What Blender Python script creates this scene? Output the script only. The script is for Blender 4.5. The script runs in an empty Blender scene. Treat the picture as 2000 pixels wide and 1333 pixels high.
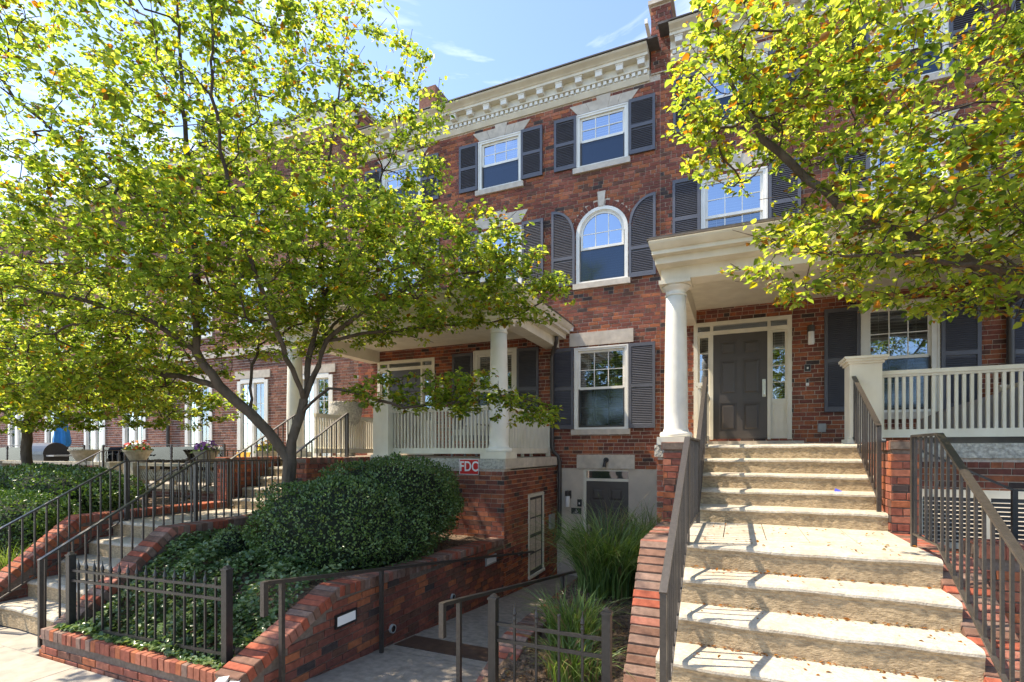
import bpy, math, random
import numpy as np
from mathutils import Vector, Matrix
R = random.Random(11)
NP = np.random.default_rng(5)
scene = bpy.context.scene
COL = scene.collection
RAD = math.radians

# ------------------------------------------------------------------ camera, sky, sun, exposure
YAW = math.atan(440 / 1004.0)
cd = bpy.data.cameras.new('camera')
cd.sensor_width = 36; cd.lens = 1004 / 2000 * 36; cd.shift_y = 0.1068; cd.clip_end = 900; cd.clip_start = 0.05
cam = bpy.data.objects.new('camera', cd); COL.objects.link(cam)
cam.location = (0, 0, 0); cam.rotation_euler = (RAD(90), 0, YAW)
scene.camera = cam

SUN_TRAVEL = Vector((0.577, 0.14, -1.0)).normalized()
w = bpy.data.worlds.new('World'); scene.world = w; w.use_nodes = True
nt = w.node_tree; nt.nodes.clear()
wo = nt.nodes.new('ShaderNodeOutputWorld'); bg = nt.nodes.new('ShaderNodeBackground')
sky = nt.nodes.new('ShaderNodeTexSky'); sky.sky_type = 'NISHITA'; sky.sun_disc = False
sky.sun_elevation = math.asin(-SUN_TRAVEL.z)
sky.sun_rotation = math.atan2(-SUN_TRAVEL.x, -SUN_TRAVEL.y)
sky.air_density = 0.75; sky.dust_density = 0.45; sky.ozone_density = 5.0; sky.altitude = 50
tc = nt.nodes.new('ShaderNodeTexCoord')
mp = nt.nodes.new('ShaderNodeMapping'); mp.inputs['Scale'].default_value = (1.3, 1.9, 4.0); mp.inputs['Rotation'].default_value = (0.3, 0.2, 0.6)
nz = nt.nodes.new('ShaderNodeTexNoise'); nz.inputs['Scale'].default_value = 1.6; nz.inputs['Detail'].default_value = 9; nz.inputs['Roughness'].default_value = 0.58
nz.inputs['Distortion'].default_value = 0.7
rp = nt.nodes.new('ShaderNodeValToRGB')
rp.color_ramp.elements[0].position = 0.54; rp.color_ramp.elements[0].color = (0, 0, 0, 1)
rp.color_ramp.elements[1].position = 0.78; rp.color_ramp.elements[1].color = (0.34, 0.34, 0.34, 1)
mx = nt.nodes.new('ShaderNodeMixRGB'); mx.blend_type = 'MIX'; mx.inputs[2].default_value = (8.2, 8.6, 9.2, 1)
nt.links.new(tc.outputs['Generated'], mp.inputs[0]); nt.links.new(mp.outputs[0], nz.inputs[0])
nt.links.new(nz.outputs['Fac'], rp.inputs[0]); nt.links.new(rp.outputs[0], mx.inputs[0])
nt.links.new(sky.outputs[0], mx.inputs[1]); nt.links.new(mx.outputs[0], bg.inputs[0])
bg.inputs[1].default_value = 0.15
nt.links.new(bg.outputs[0], wo.inputs[0])
sd = bpy.data.lights.new('sun', 'SUN'); sd.energy = 2.95; sd.angle = RAD(0.55); sd.color = (1.0, 0.945, 0.86)
so = bpy.data.objects.new('sun', sd); COL.objects.link(so)
so.rotation_euler = SUN_TRAVEL.to_track_quat('-Z', 'Y').to_euler(); so.location = (-12, -3, 20)
vs = scene.view_settings
vs.view_transform = 'Standard'; vs.look = 'None'; vs.exposure = 1.75; vs.gamma = 1.0; vs.use_curve_mapping = False
vs.use_white_balance = True; vs.white_balance_temperature = 7600; vs.white_balance_tint = 10
scene.cycles.max_bounces = 5; scene.cycles.diffuse_bounces = 3; scene.cycles.glossy_bounces = 2; scene.cycles.transparent_max_bounces = 8
scene.cycles.caustics_reflective = False; scene.cycles.caustics_refractive = False

# ------------------------------------------------------------------ helpers
def wloc(o):
    p = Vector((0, 0, 0))
    while o is not None:
        p = p + Vector(o.location); o = o.parent
    return p

def link(o, parent=None):
    COL.objects.link(o)
    if parent is not None: o.parent = parent
    return o

def thing(name, label, cat, loc=(0, 0, 0), group=None):
    o = bpy.data.objects.new(name, None); o.empty_display_size = 0.1
    o.location = loc; o['label'] = label; o['category'] = cat; o['kind'] = 'thing'
    if group: o['group'] = group
    return link(o)

def tag(o, label, cat, group=None):
    o['label'] = label; o['category'] = cat; o['kind'] = 'thing'
    if group: o['group'] = group
    return o

def mesh_from(name, v, f, mats, mi=None, smooth=False):
    me = bpy.data.meshes.new(name)
    me.from_pydata(v, [], f)
    for m in mats: me.materials.append(m)
    if mi is not None and len(mats) > 1: me.polygons.foreach_set('material_index', np.asarray(mi, dtype=np.int32))
    if smooth: me.polygons.foreach_set('use_smooth', np.ones(len(f), dtype=bool))
    me.update()
    return me

class MB:
    def __init__(s): s.v = []; s.f = []; s.m = []
    def poly(s, pts, mi=0):
        n = len(s.v); s.v += [tuple(p) for p in pts]; s.f.append(tuple(range(n, n + len(pts)))); s.m.append(mi)
    def add(s, v, f, mi=0):
        n = len(s.v); s.v += [tuple(p) for p in v]
        for q in f: s.f.append(tuple(n + i for i in q)); s.m.append(mi)
    def box(s, x0, x1, y0, y1, z0, z1, mi=0):
        if x0 > x1: x0, x1 = x1, x0
        if y0 > y1: y0, y1 = y1, y0
        if z0 > z1: z0, z1 = z1, z0
        v = [(x0, y0, z0), (x1, y0, z0), (x1, y1, z0), (x0, y1, z0), (x0, y0, z1), (x1, y0, z1), (x1, y1, z1), (x0, y1, z1)]
        s.add(v, [(0, 3, 2, 1), (4, 5, 6, 7), (0, 1, 5, 4), (1, 2, 6, 5), (2, 3, 7, 6), (3, 0, 4, 7)], mi)
        return s
    def obox(s, c, ax, ay, az, mi=0):
        c = Vector(c); ax = Vector(ax); ay = Vector(ay); az = Vector(az)
        v = [c + i * ax + j * ay + k * az for k in (-1, 1) for (i, j) in ((-1, -1), (1, -1), (1, 1), (-1, 1))]
        s.add(v, [(0, 3, 2, 1), (4, 5, 6, 7), (0, 1, 5, 4), (1, 2, 6, 5), (2, 3, 7, 6), (3, 0, 4, 7)], mi)
        return s
    def bar(s, p, q, w, h, mi=0):
        p = Vector(p); q = Vector(q); d = q - p
        L = d.length; d = d / L
        side = d.cross(Vector((0, 0, 1)))
        if side.length < 1e-4: side = Vector((1, 0, 0))
        side.normalize(); up = side.cross(d).normalized()
        return s.obox((p + q) / 2, d * L / 2, side * w / 2, up * h / 2, mi)
    def tube(s, pts, rad, n=8, mi=0, cap=True):
        pts = [Vector(p) for p in pts]
        if not hasattr(rad, '__len__'): rad = [rad] * len(pts)
        b = len(s.v); ref = Vector((0.31, 0.17, 0.93))
        for i, p in enumerate(pts):
            d = (pts[min(i + 1, len(pts) - 1)] - pts[max(i - 1, 0)]).normalized()
            r = ref if abs(d.dot(ref)) < 0.9 else Vector((1, 0, 0))
            a = d.cross(r).normalized(); c = d.cross(a)
            for k in range(n):
                t = 2 * math.pi * k / n
                s.v.append(tuple(p + rad[i] * (math.cos(t) * a + math.sin(t) * c)))
        for i in range(len(pts) - 1):
            for k in range(n):
                k2 = (k + 1) % n
                s.f.append((b + i * n + k, b + i * n + k2, b + (i + 1) * n + k2, b + (i + 1) * n + k)); s.m.append(mi)
        if cap:
            s.f.append(tuple(b + k for k in range(n))[::-1]); s.m.append(mi)
            s.f.append(tuple(b + (len(pts) - 1) * n + k for k in range(n))); s.m.append(mi)
        return s
    def lathe(s, cx, cy, prof, n=24, mi=0, square=False):
        b = len(s.v)
        for (r, z) in prof:
            for k in range(n):
                t = 2 * math.pi * (k + .5) / n
                if square:
                    rr = r / max(abs(math.cos(t)), abs(math.sin(t)))
                else: rr = r
                s.v.append((cx + rr * math.cos(t), cy + rr * math.sin(t), z))
        for i in range(len(prof) - 1):
            for k in range(n):
                k2 = (k + 1) % n
                s.f.append((b + i * n + k, b + i * n + k2, b + (i + 1) * n + k2, b + (i + 1) * n + k)); s.m.append(mi)
        s.f.append(tuple(b + k for k in range(n))[::-1]); s.m.append(mi)
        s.f.append(tuple(b + (len(prof) - 1) * n + k for k in range(n))); s.m.append(mi)
        return s
    def prism(s, poly, axis, a0, a1, mi=0):
        n = len(poly)
        def P(p, a):
            if axis == 'x': return (a, p[0], p[1])
            if axis == 'y': return (p[0], a, p[1])
            return (p[0], p[1], a)
        v = [P(p, a0) for p in poly] + [P(p, a1) for p in poly]
        f = [tuple(range(n))[::-1], tuple(range(n, 2 * n))]
        f += [(i, (i + 1) % n, n + (i + 1) % n, n + i) for i in range(n)]
        s.add(v, f, mi); return s
    def sweep(s, path, prof, mi=0, side=1):
        """profile of (out, z) swept along an open plan path with mitred corners; out is to the right of travel when side=1"""
        P = [Vector((p[0], p[1])) for p in path]
        N = []
        for i in range(len(P) - 1):
            d = (P[i + 1] - P[i]).normalized(); N.append(Vector((d.y, -d.x)) * side)
        b = len(s.v); m = len(prof)
        for i, p in enumerate(P):
            if i == 0: n = N[0]
            elif i == len(P) - 1: n = N[-1]
            else:
                n = N[i - 1] + N[i]; n = n / (n.dot(N[i]))
            for (o, z) in prof: s.v.append((p.x + n.x * o, p.y + n.y * o, z))
        for i in range(len(P) - 1):
            for k in range(m):
                k2 = (k + 1) % m
                s.f.append((b + i * m + k, b + (i + 1) * m + k, b + (i + 1) * m + k2, b + i * m + k2)); s.m.append(mi)
        s.f.append(tuple(b + k for k in range(m))); s.m.append(mi)
        s.f.append(tuple(b + (len(P) - 1) * m + k for k in range(m))[::-1]); s.m.append(mi)
        return s
    def build(s, name, mats, parent=None, smooth=False, kind=None, label=None, loc=None):
        if not isinstance(mats, (list, tuple)): mats = [mats]
        base = wloc(parent) if parent is not None else Vector((0, 0, 0))
        if loc is not None: base = base + Vector(loc)
        v = s.v if base.length == 0 else [(p[0] - base.x, p[1] - base.y, p[2] - base.z) for p in s.v]
        me = mesh_from(name, v, s.f, mats, s.m, smooth)
        o = bpy.data.objects.new(name, me)
        if loc is not None: o.location = loc
        link(o, parent)
        if kind: o['kind'] = kind
        if label: o['label'] = label
        return o

def BX(name, m, parent, *b, kind=None, label=None):
    return MB().box(*b).build(name, m, parent, kind=kind, label=label)

# ------------------------------------------------------------------ materials
def new_mat(name):
    m = bpy.data.materials.new(name); m.use_nodes = True
    t = m.node_tree; p = t.nodes['Principled BSDF']
    return m, t, p

def mat(name, c, rough=0.7, var=0.18, scale=6.0, bump=0.0, bscale=60.0, metal=0.0, c2=None, stretch=(1, 1, 1), spec=0.35, detail=6, big=0.0, bigscale=0.8, bigcol=None):
    m, t, p = new_mat(name)
    L = t.links
    p.inputs['Roughness'].default_value = rough; p.inputs['Metallic'].default_value = metal
    p.inputs['Specular IOR Level'].default_value = spec
    g = t.nodes.new('ShaderNodeNewGeometry')
    mp = t.nodes.new('ShaderNodeMapping'); mp.inputs['Scale'].default_value = stretch
    L.new(g.outputs['Position'], mp.inputs[0])
    n = t.nodes.new('ShaderNodeTexNoise'); n.inputs['Scale'].default_value = scale; n.inputs['Detail'].default_value = detail
    L.new(mp.outputs[0], n.inputs[0])
    r = t.nodes.new('ShaderNodeValToRGB'); e = r.color_ramp.elements
    c2 = c2 or tuple(x * (1 + var) for x in c)
    e[0].position = 0.32; e[0].color = tuple(x * (1 - var) for x in c) + (1,)
    e[1].position = 0.68; e[1].color = tuple(c2) + (1,)
    L.new(n.outputs['Fac'], r.inputs[0])
    out = r.outputs[0]
    if big > 0:
        n2 = t.nodes.new('ShaderNodeTexNoise'); n2.inputs['Scale'].default_value = bigscale; n2.inputs['Detail'].default_value = 5
        L.new(g.outputs['Position'], n2.inputs[0])
        r2 = t.nodes.new('ShaderNodeValToRGB'); e2 = r2.color_ramp.elements
        e2[0].position = 0.42; e2[0].color = (0, 0, 0, 1); e2[1].position = 0.7; e2[1].color = (big, big, big, 1)
        L.new(n2.outputs['Fac'], r2.inputs[0])
        x = t.nodes.new('ShaderNodeMixRGB'); L.new(r2.outputs[0], x.inputs[0]); L.new(out, x.inputs[1])
        x.inputs[2].default_value = tuple(bigcol or tuple(q * 0.45 for q in c)) + (1,)
        out = x.outputs[0]
    L.new(out, p.inputs['Base Color'])
    if bump > 0:
        nb = t.nodes.new('ShaderNodeTexNoise'); nb.inputs['Scale'].default_value = bscale; nb.inputs['Detail'].default_value = 8
        L.new(mp.outputs[0], nb.inputs[0])
        b = t.nodes.new('ShaderNodeBump'); b.inputs['Strength'].default_value = min(1.0, bump); b.inputs['Distance'].default_value = 0.01 * max(1, bump)
        L.new(nb.outputs['Fac'], b.inputs['Height']); L.new(b.outputs[0], p.inputs['Normal'])
    return m

def leaf_mat(name, c, tr, mix=0.45, rough=0.45):
    m, t, p = new_mat(name)
    L = t.links
    g = t.nodes.new('ShaderNodeNewGeometry')
    n = t.nodes.new('ShaderNodeTexNoise'); n.inputs['Scale'].default_value = 3.0; n.inputs['Detail'].default_value = 3
    L.new(g.outputs['Position'], n.inputs[0])
    def ramp(col, a, b):
        r = t.nodes.new('ShaderNodeValToRGB'); e = r.color_ramp.elements
        e[0].position = .35; e[0].color = tuple(x * a for x in col) + (1,); e[1].position = .65; e[1].color = tuple(x * b for x in col) + (1,)
        L.new(n.outputs['Fac'], r.inputs[0]); return r.outputs[0]
    L.new(ramp(c, .8, 1.2), p.inputs['Base Color'])
    p.inputs['Roughness'].default_value = rough; p.inputs['Specular IOR Level'].default_value = 0.45
    tb = t.nodes.new('ShaderNodeBsdfTranslucent'); L.new(ramp(tr, .8, 1.15), tb.inputs[0])
    ms = t.nodes.new('ShaderNodeMixShader'); ms.inputs[0].default_value = mix
    L.new(p.outputs[0], ms.inputs[1]); L.new(tb.outputs[0], ms.inputs[2])
    L.new(ms.outputs[0], t.nodes['Material Output'].inputs[0])
    return m

def glass_mat(name, tint, refl, rough=0.02, wob=0.03):
    m, t, p = new_mat(name); t.nodes.remove(p); L = t.links
    tr = t.nodes.new('ShaderNodeBsdfTransparent'); tr.inputs[0].default_value = tint + (1,)
    gl = t.nodes.new('ShaderNodeBsdfGlossy'); gl.inputs['Roughness'].default_value = rough; gl.inputs['Color'].default_value = (.72, .83, .97, 1)
    n = t.nodes.new('ShaderNodeTexNoise'); n.inputs['Scale'].default_value = 2.2
    b = t.nodes.new('ShaderNodeBump'); b.inputs['Strength'].default_value = wob; b.inputs['Distance'].default_value = .1
    g = t.nodes.new('ShaderNodeNewGeometry'); L.new(g.outputs['Position'], n.inputs[0]); L.new(n.outputs['Fac'], b.inputs['Height']); L.new(b.outputs[0], gl.inputs['Normal'])
    fr = t.nodes.new('ShaderNodeFresnel'); fr.inputs['IOR'].default_value = 1.5
    ad = t.nodes.new('ShaderNodeMath'); ad.operation = 'ADD'; ad.use_clamp = True; ad.inputs[1].default_value = refl; L.new(fr.outputs[0], ad.inputs[0])
    ms = t.nodes.new('ShaderNodeMixShader'); L.new(ad.outputs[0], ms.inputs[0]); L.new(tr.outputs[0], ms.inputs[1]); L.new(gl.outputs[0], ms.inputs[2])
    L.new(ms.outputs[0], t.nodes['Material Output'].inputs[0])
    return m

def brick_mat(name, c, dark=0.25):
    m = mat(name, c, rough=0.85, var=0.22, scale=22, bump=0.5, bscale=140, spec=0.2, detail=8, big=dark, bigscale=5.0, bigcol=tuple(x * .5 for x in c))
    t = m.node_tree; L = t.links; p = t.nodes['Principled BSDF']; src = p.inputs['Base Color'].links[0].from_socket
    g = t.nodes.new('ShaderNodeNewGeometry'); mp = t.nodes.new('ShaderNodeMapping'); mp.inputs['Scale'].default_value = (1.0, 1.0, .3); L.new(g.outputs['Position'], mp.inputs[0])
    n = t.nodes.new('ShaderNodeTexNoise'); n.inputs['Scale'].default_value = 1.1; n.inputs['Detail'].default_value = 8; n.inputs['Roughness'].default_value = .62; L.new(mp.outputs[0], n.inputs[0])
    r = t.nodes.new('ShaderNodeValToRGB'); e = r.color_ramp.elements; e[0].position = .34; e[0].color = (.58, .56, .55, 1); e[1].position = .62; e[1].color = (1.1, 1.07, 1.04, 1); L.new(n.outputs['Fac'], r.inputs[0])
    x = t.nodes.new('ShaderNodeMixRGB'); x.blend_type = 'MULTIPLY'; x.inputs[0].default_value = .8; L.new(src, x.inputs[1]); L.new(r.outputs[0], x.inputs[2]); L.new(x.outputs[0], p.inputs['Base Color'])
    return m

M = {}
M['brick'] = [brick_mat('brick_orange', (.39, .13, .064)), brick_mat('brick_red', (.275, .09, .061)), brick_mat('brick_deep', (.205, .073, .056)),
              brick_mat('brick_brown', (.165, .078, .057)), brick_mat('brick_char', (.075, .055, .052)), brick_mat('brick_rose', (.40, .15, .095))]
M['mortar'] = mat('mortar', (.58, .49, .40), .95, .2, 30, .4, 200)
M['mortar_dark'] = mat('mortar_dark', (.16, .12, .095), .95, .25, 30, .4, 200)
M['cop'] = [brick_mat('coping_rose', (.36, .15, .11), .35), brick_mat('coping_taupe', (.26, .17, .135), .35), brick_mat('coping_red', (.36, .10, .06), .3), brick_mat('coping_brown', (.2, .11, .08), .35)]
M['bbrick'] = [brick_mat('brown_brick_a', (.29, .13, .09)), brick_mat('brown_brick_b', (.23, .105, .075)), brick_mat('brown_brick_c', (.17, .085, .065)), brick_mat('brown_brick_d', (.33, .17, .12))]
M['trim'] = mat('cream_paint', (.74, .69, .575), .5, .07, 5, .12, 40, spec=.35, big=.4, bigscale=2.6, bigcol=(.56, .49, .37), stretch=(1, 1, .4))
M['trimw'] = mat('white_paint', (.79, .765, .70), .45, .06, 5, .1, 40, spec=.35, big=.15, bigscale=2.6, bigcol=(.62, .57, .48))
M['stone'] = mat('limestone', (.58, .51, .425), .9, .14, 9, .3, 90, big=.35, bigscale=1.4, bigcol=(.36, .29, .22))
M['rough_stone'] = mat('rough_stone', (.50, .47, .41), .95, .35, 26, 2.5, 30, big=.5, bigscale=3, bigcol=(.3, .29, .24))
M['stucco'] = mat('stucco', (.62, .53, .43), .95, .07, 5, .9, 110, big=.25, bigscale=2, bigcol=(.5, .42, .34))
M['step'] = mat('step_concrete', (.46, .41, .335), .92, .2, 30, .6, 70, big=.5, bigscale=4.5, bigcol=(.34, .27, .185), detail=12)
M['riser'] = mat('weathered_riser', (.42, .315, .195), .95, .34, 22, 1.6, 44, stretch=(1, 1, 2.6), big=.4, bigscale=5, bigcol=(.23, .165, .10), detail=12)
M['ramp'] = mat('ramp_concrete', (.285, .245, .20), .95, .22, 14, .6, 90, big=.5, bigscale=1.1, bigcol=(.2, .17, .14), detail=9)
M['walk'] = mat('sidewalk_concrete', (.34, .305, .255), .95, .15, 8, .4, 80, big=.4, bigscale=1.0, bigcol=(.33, .3, .25))
M['asphalt'] = mat('asphalt', (.05, .05, .052), .95, .3, 60, .6, 200)
M['shutter'] = mat('shutter_paint', (.10, .101, .118), .42, .08, 6, .05, 60, spec=.4)
M['door'] = mat('door_paint', (.068, .056, .050), .42, .06, 5, spec=.5)
M['iron'] = mat('bronze_iron', (.044, .036, .030), .38, .22, 40, .25, 120, metal=.0, spec=.6)
M['black'] = mat('black_iron', (.018, .017, .017), .4, .3, 30, .2, 120, spec=.55)
M['gutter'] = mat('dark_gutter', (.05, .042, .038), .45, .15, 10, spec=.5)
M['roofing'] = mat('roofing', (.11, .10, .095), .9, .2, 12)
M['copper'] = mat('roof_edge', (.16, .125, .095), .6, .2, 10)
M['glass'] = glass_mat('window_glass', (.62, .66, .64), .26)
M['glasshi'] = glass_mat('window_glass_high', (.4, .45, .45), .50)
M['screen'] = glass_mat('screened_glass', (.20, .22, .24), .045, .12)
M['clear'] = glass_mat('terrace_glass', (.72, .82, .78), .05)
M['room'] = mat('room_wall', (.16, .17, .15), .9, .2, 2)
M['blind'] = mat('blind_slat', (.66, .65, .6), .6, .05, 4)
M['brass'] = mat('nickel', (.55, .52, .45), .3, .1, 20, metal=1.0)
M['lampglass'] = mat('opal_glass', (.85, .82, .78), .25, .03, 4)
M['red'] = mat('sign_red', (.62, .02, .015), .45, .12, 9)
M['signwhite'] = mat('sign_white', (.82, .80, .77), .5, .03, 9)
M['soil'] = mat('mulch_soil', (.085, .055, .038), .98, .5, 28, 2.0, 60, c2=(.2, .135, .09))
M['bark'] = mat('bark', (.085, .064, .047), .95, .4, 9, 2.2, 26, stretch=(1, 1, .35), big=.5, bigscale=3.5, bigcol=(.15, .12, .09))
M['barkfine'] = mat('twig_bark', (.075, .053, .038), .9, .3, 20)
M['grey'] = mat('grey_cloth', (.24, .23, .235), .8, .15, 3, .4, 40)
M['steel'] = mat('grey_box', (.33, .33, .32), .5, .1, 10)
M['cushion'] = mat('cushion', (.6, .58, .55), .9, .1, 8)
M['blue'] = mat('umbrella_blue', (.02, .22, .52), .7, .15, 6)
M['yellow'] = mat('yellow_paint', (.75, .40, .03), .5, .1, 6)
M['bowl'] = mat('cast_stone', (.40, .355, .27), .95, .25, 12, .8, 60, big=.4, bigscale=4, bigcol=(.24, .23, .15))
M['litter'] = mat('blue_paper', (.08, .10, .55), .6, .1, 8)
M['strip'] = mat('brown_strip', (.085, .05, .034), .6, .25, 12)
LEAF = [leaf_mat('leaf_green', (.08, .125, .016), (.40, .56, .06), .58), leaf_mat('leaf_lime', (.115, .165, .03), (.68, .76, .09), .62), leaf_mat('leaf_deep', (.04, .08, .014), (.20, .33, .012), .5),
        leaf_mat('leaf_yellow', (.16, .15, .02), (.82, .70, .03), .58), leaf_mat('leaf_rust', (.24, .095, .018), (.72, .27, .02), .5), leaf_mat('leaf_brown', (.16, .085, .035), (.4, .18, .04), .4)]
HEDGE = [leaf_mat('hedge_mid', (.085, .15, .042), (.07, .15, .012), .25, .24), leaf_mat('hedge_dark', (.045, .09, .028), (.06, .13, .015), .25, .35), leaf_mat('hedge_light', (.15, .225, .075), (.2, .32, .03), .28, .24)]
IVY = [leaf_mat('ivy_mid', (.075, .135, .045), (.16, .26, .04), .3, .25), leaf_mat('ivy_dark', (.04, .085, .028), (.08, .15, .02), .25, .35), leaf_mat('ivy_light', (.17, .24, .11), (.3, .4, .1), .3, .25)]
GRASS = [leaf_mat('grass_mid', (.085, .15, .035), (.22, .36, .03), .35, .35), leaf_mat('grass_dark', (.05, .10, .026), (.12, .22, .02), .3, .35), leaf_mat('grass_light', (.17, .25, .08), (.36, .46, .08), .35, .35), leaf_mat('grass_dry', (.25, .18, .08), (.3, .2, .07), .3, .5)]
FLOWER = [mat('petal_red', (.6, .03, .03), .7), mat('petal_yellow', (.75, .5, .03), .7), mat('petal_violet', (.25, .09, .4), .7), mat('petal_white', (.75, .7, .65), .7)]
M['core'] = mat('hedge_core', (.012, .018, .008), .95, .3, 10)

# ------------------------------------------------------------------ brickwork
CH = 0.0765; BLN = 0.2125; JT = 0.0105

def lay(u0, u1, z0, z1, forbid=None, top=None, headers=6, seed=0, zoff=0.0):
    """yield bricks (ua, ub, za, zb) of a running bond wall; forbid(za,zb) -> [(ua,ub)]; top(u) -> max z"""
    rr = random.Random(seed)
    n = int((z1 - z0) / CH + 1e-6)
    for k in range(n):
        za = z0 + k * CH; zb = za + CH - JT
        hd = headers and (k % headers == headers - 1)
        pitch = BLN / 2 if hd else BLN
        p = u0 - (pitch / 2 if (k % 2) else 0) - (0.03 * (k % 3))
        cut = forbid(za, zb) if forbid else []
        while p < u1:
            a = max(p, u0); b = min(p + pitch - JT, u1); p += pitch
            if b - a < 0.03: continue
            segs = [(a, b)]
            for (ca, cb) in cut:
                ns = []
                for (x, y) in segs:
                    if cb <= x or ca >= y: ns.append((x, y)); continue
                    if ca - x > 0.025: ns.append((x, ca))
                    if y - cb > 0.025: ns.append((cb, y))
                segs = ns
            for (x, y) in segs:
                if top is not None and zb > top((x + y) / 2): continue
                yield (x, y, za, zb)

_bm_cache = {}
def brick_mesh(L, H, mats, ci, D=0.05):
    key = (round(L, 3), round(H, 3), mats[ci].name, D)
    if key not in _bm_cache:
        h = L / 2; g = H / 2; c = 0.0045
        v = [(-h + c, 0, -g + c), (h - c, 0, -g + c), (h - c, 0, g - c), (-h + c, 0, g - c), (-h, c, -g), (h, c, -g), (h, c, g), (-h, c, g), (-h, D, -g), (h, D, -g), (h, D, g), (-h, D, g)]
        f = [(0, 1, 2, 3), (4, 5, 1, 0), (5, 6, 2, 1), (6, 7, 3, 2), (7, 4, 0, 3), (8, 9, 5, 4), (9, 10, 6, 5), (10, 11, 7, 6), (11, 8, 4, 7)]
        _bm_cache[key] = mesh_from('brick', v, f, [mats[ci]])
    return _bm_cache[key]

def pick(weights, rr):
    t = rr.random() * sum(weights); s = 0
    for i, x in enumerate(weights):
        s += x
        if t <= s: return i
    return len(weights) - 1

def brickwork(parent, org, U, bricks, mats, weights, focus=None, most=0, seed=0, proud=0.004, name='brickwork', depth=0.02):
    """org: wall origin (front plane), U: unit plan direction; outward normal = (U.y,-U.x).  The `most` bricks nearest to `focus` become parts, the rest one part."""
    rr = random.Random(seed)
    ux, uy = U; nx, ny = uy, -ux
    ang = math.atan2(uy, ux)
    L = list(bricks)
    cols = [pick(weights, rr) for _ in L]; jit = [rr.random() * proud for _ in L]
    single = set()
    if most:
        def dist(i):
            a, b, za, zb = L[i]; u = (a + b) / 2; z = (za + zb) / 2
            return (org[0] + ux * u - focus[0]) ** 2 + (org[1] + uy * u - focus[1]) ** 2 + (z - focus[2]) ** 2
        full = sorted((i for i in range(len(L)) if L[i][1] - L[i][0] > 0.09), key=dist)
        single = set(full[:most])
    base = wloc(parent)
    mb = MB()
    for i, (a, b, za, zb) in enumerate(L):
        d = jit[i]
        if i in single:
            o = bpy.data.objects.new('brick', brick_mesh(round((b - a), 2), zb - za, mats, cols[i]))
            u = (a + b) / 2
            o.location = (org[0] + ux * u + nx * d - base.x, org[1] + uy * u + ny * d - base.y, (za + zb) / 2 - base.z)
            o.rotation_euler = (rr.uniform(-.006, .006), rr.uniform(-.008, .008), ang + rr.uniform(-.008, .008))
            link(o, parent)
        else:
            def P(u, z, q): return (org[0] + ux * u + nx * q, org[1] + uy * u + ny * q, z)
            n = len(mb.v); e = -depth
            s1 = rr.uniform(-.0015, .0015); s2 = rr.uniform(-.0015, .0015)
            mb.v += [P(a, za + s1, d), P(b, za + s2, d), P(b, zb + s2, d), P(a, zb + s1, d), P(a, za, e), P(b, za, e), P(b, zb, e), P(a, zb, e)]
            mb.f += [(n, n + 1, n + 2, n + 3), (n + 4, n + 5, n + 1, n), (n + 5, n + 6, n + 2, n + 1), (n + 6, n + 7, n + 3, n + 2), (n + 7, n + 4, n, n + 3)]
            mb.m += [cols[i]] * 5
    if mb.f: mb.build(name, mats, parent, kind='stuff')

def rect_forbid(holes):
    def f(za, zb):
        out = []
        zm = (za + zb) / 2
        for h in holes:
            if callable(h):
                r = h(zm)
                if r: out.append(r)
            elif h[2] < zm < h[3]: out.append((h[0], h[1]))
        return out
    return f

def wall_with_holes(mb, x0, x1, z0, z1, holes, y, depth, mi=0):
    """front sheet at y facing -Y with rectangular holes and reveals going back by depth"""
    xs = sorted(set([x0, x1] + [min(max(h[i], x0), x1) for h in holes for i in (0, 1)]))
    zs = sorted(set([z0, z1] + [min(max(h[i], z0), z1) for h in holes for i in (2, 3)]))
    for i in range(len(xs) - 1):
        for j in range(len(zs) - 1):
            xm = (xs[i] + xs[i + 1]) / 2; zm = (zs[j] + zs[j + 1]) / 2
            if any(h[0] < xm < h[1] and h[2] < zm < h[3] for h in holes): continue
            mb.poly([(xs[i], y, zs[j]), (xs[i + 1], y, zs[j]), (xs[i + 1], y, zs[j + 1]), (xs[i], y, zs[j + 1])], mi)
    for (a, b, c, d) in [h[:4] for h in holes]:
        mb.poly([(a, y, c), (a, y, d), (a, y + depth, d), (a, y + depth, c)], mi)
        mb.poly([(b, y, c), (b, y + depth, c), (b, y + depth, d), (b, y, d)], mi)
        mb.poly([(a, y, c), (a, y + depth, c), (b, y + depth, c), (b, y, c)], mi)
        mb.poly([(a, y, d), (b, y, d), (b, y + depth, d), (a, y + depth, d)], mi)

# ------------------------------------------------------------------ ground, sidewalk, street, ramp, beds
def sheet(name, m, *b):
    o = BX(name, m, None, *b); o['kind'] = 'structure'; return o
sheet('ground', M['soil'], -150, 150, -120, 150, -3.3, -3.0)
sheet('road', M['asphalt'], -150, 150, -12, -2.6, -3.0, -2.22)
mb = MB()
x = -24.0
while x < 14:
    for y in (-2.4, -1.1, 0.2, 1.5): mb.box(x, x + 1.29, y, y + 1.29 if y < 1.4 else 2.83, -2.9, -2.075)
    x += 1.3
mb.box(-8.1, -6.52, 2.831, 4.2, -2.9, -2.073); mb.box(-.52, 1.38, 2.831, 4.2, -2.9, -2.073)
sw = mb.build('sidewalk', M['walk'], None); sw['kind'] = 'structure'
sheet('kerb', M['walk'], -24, 14, -2.6, -2.42, -2.9, -2.07)

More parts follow.
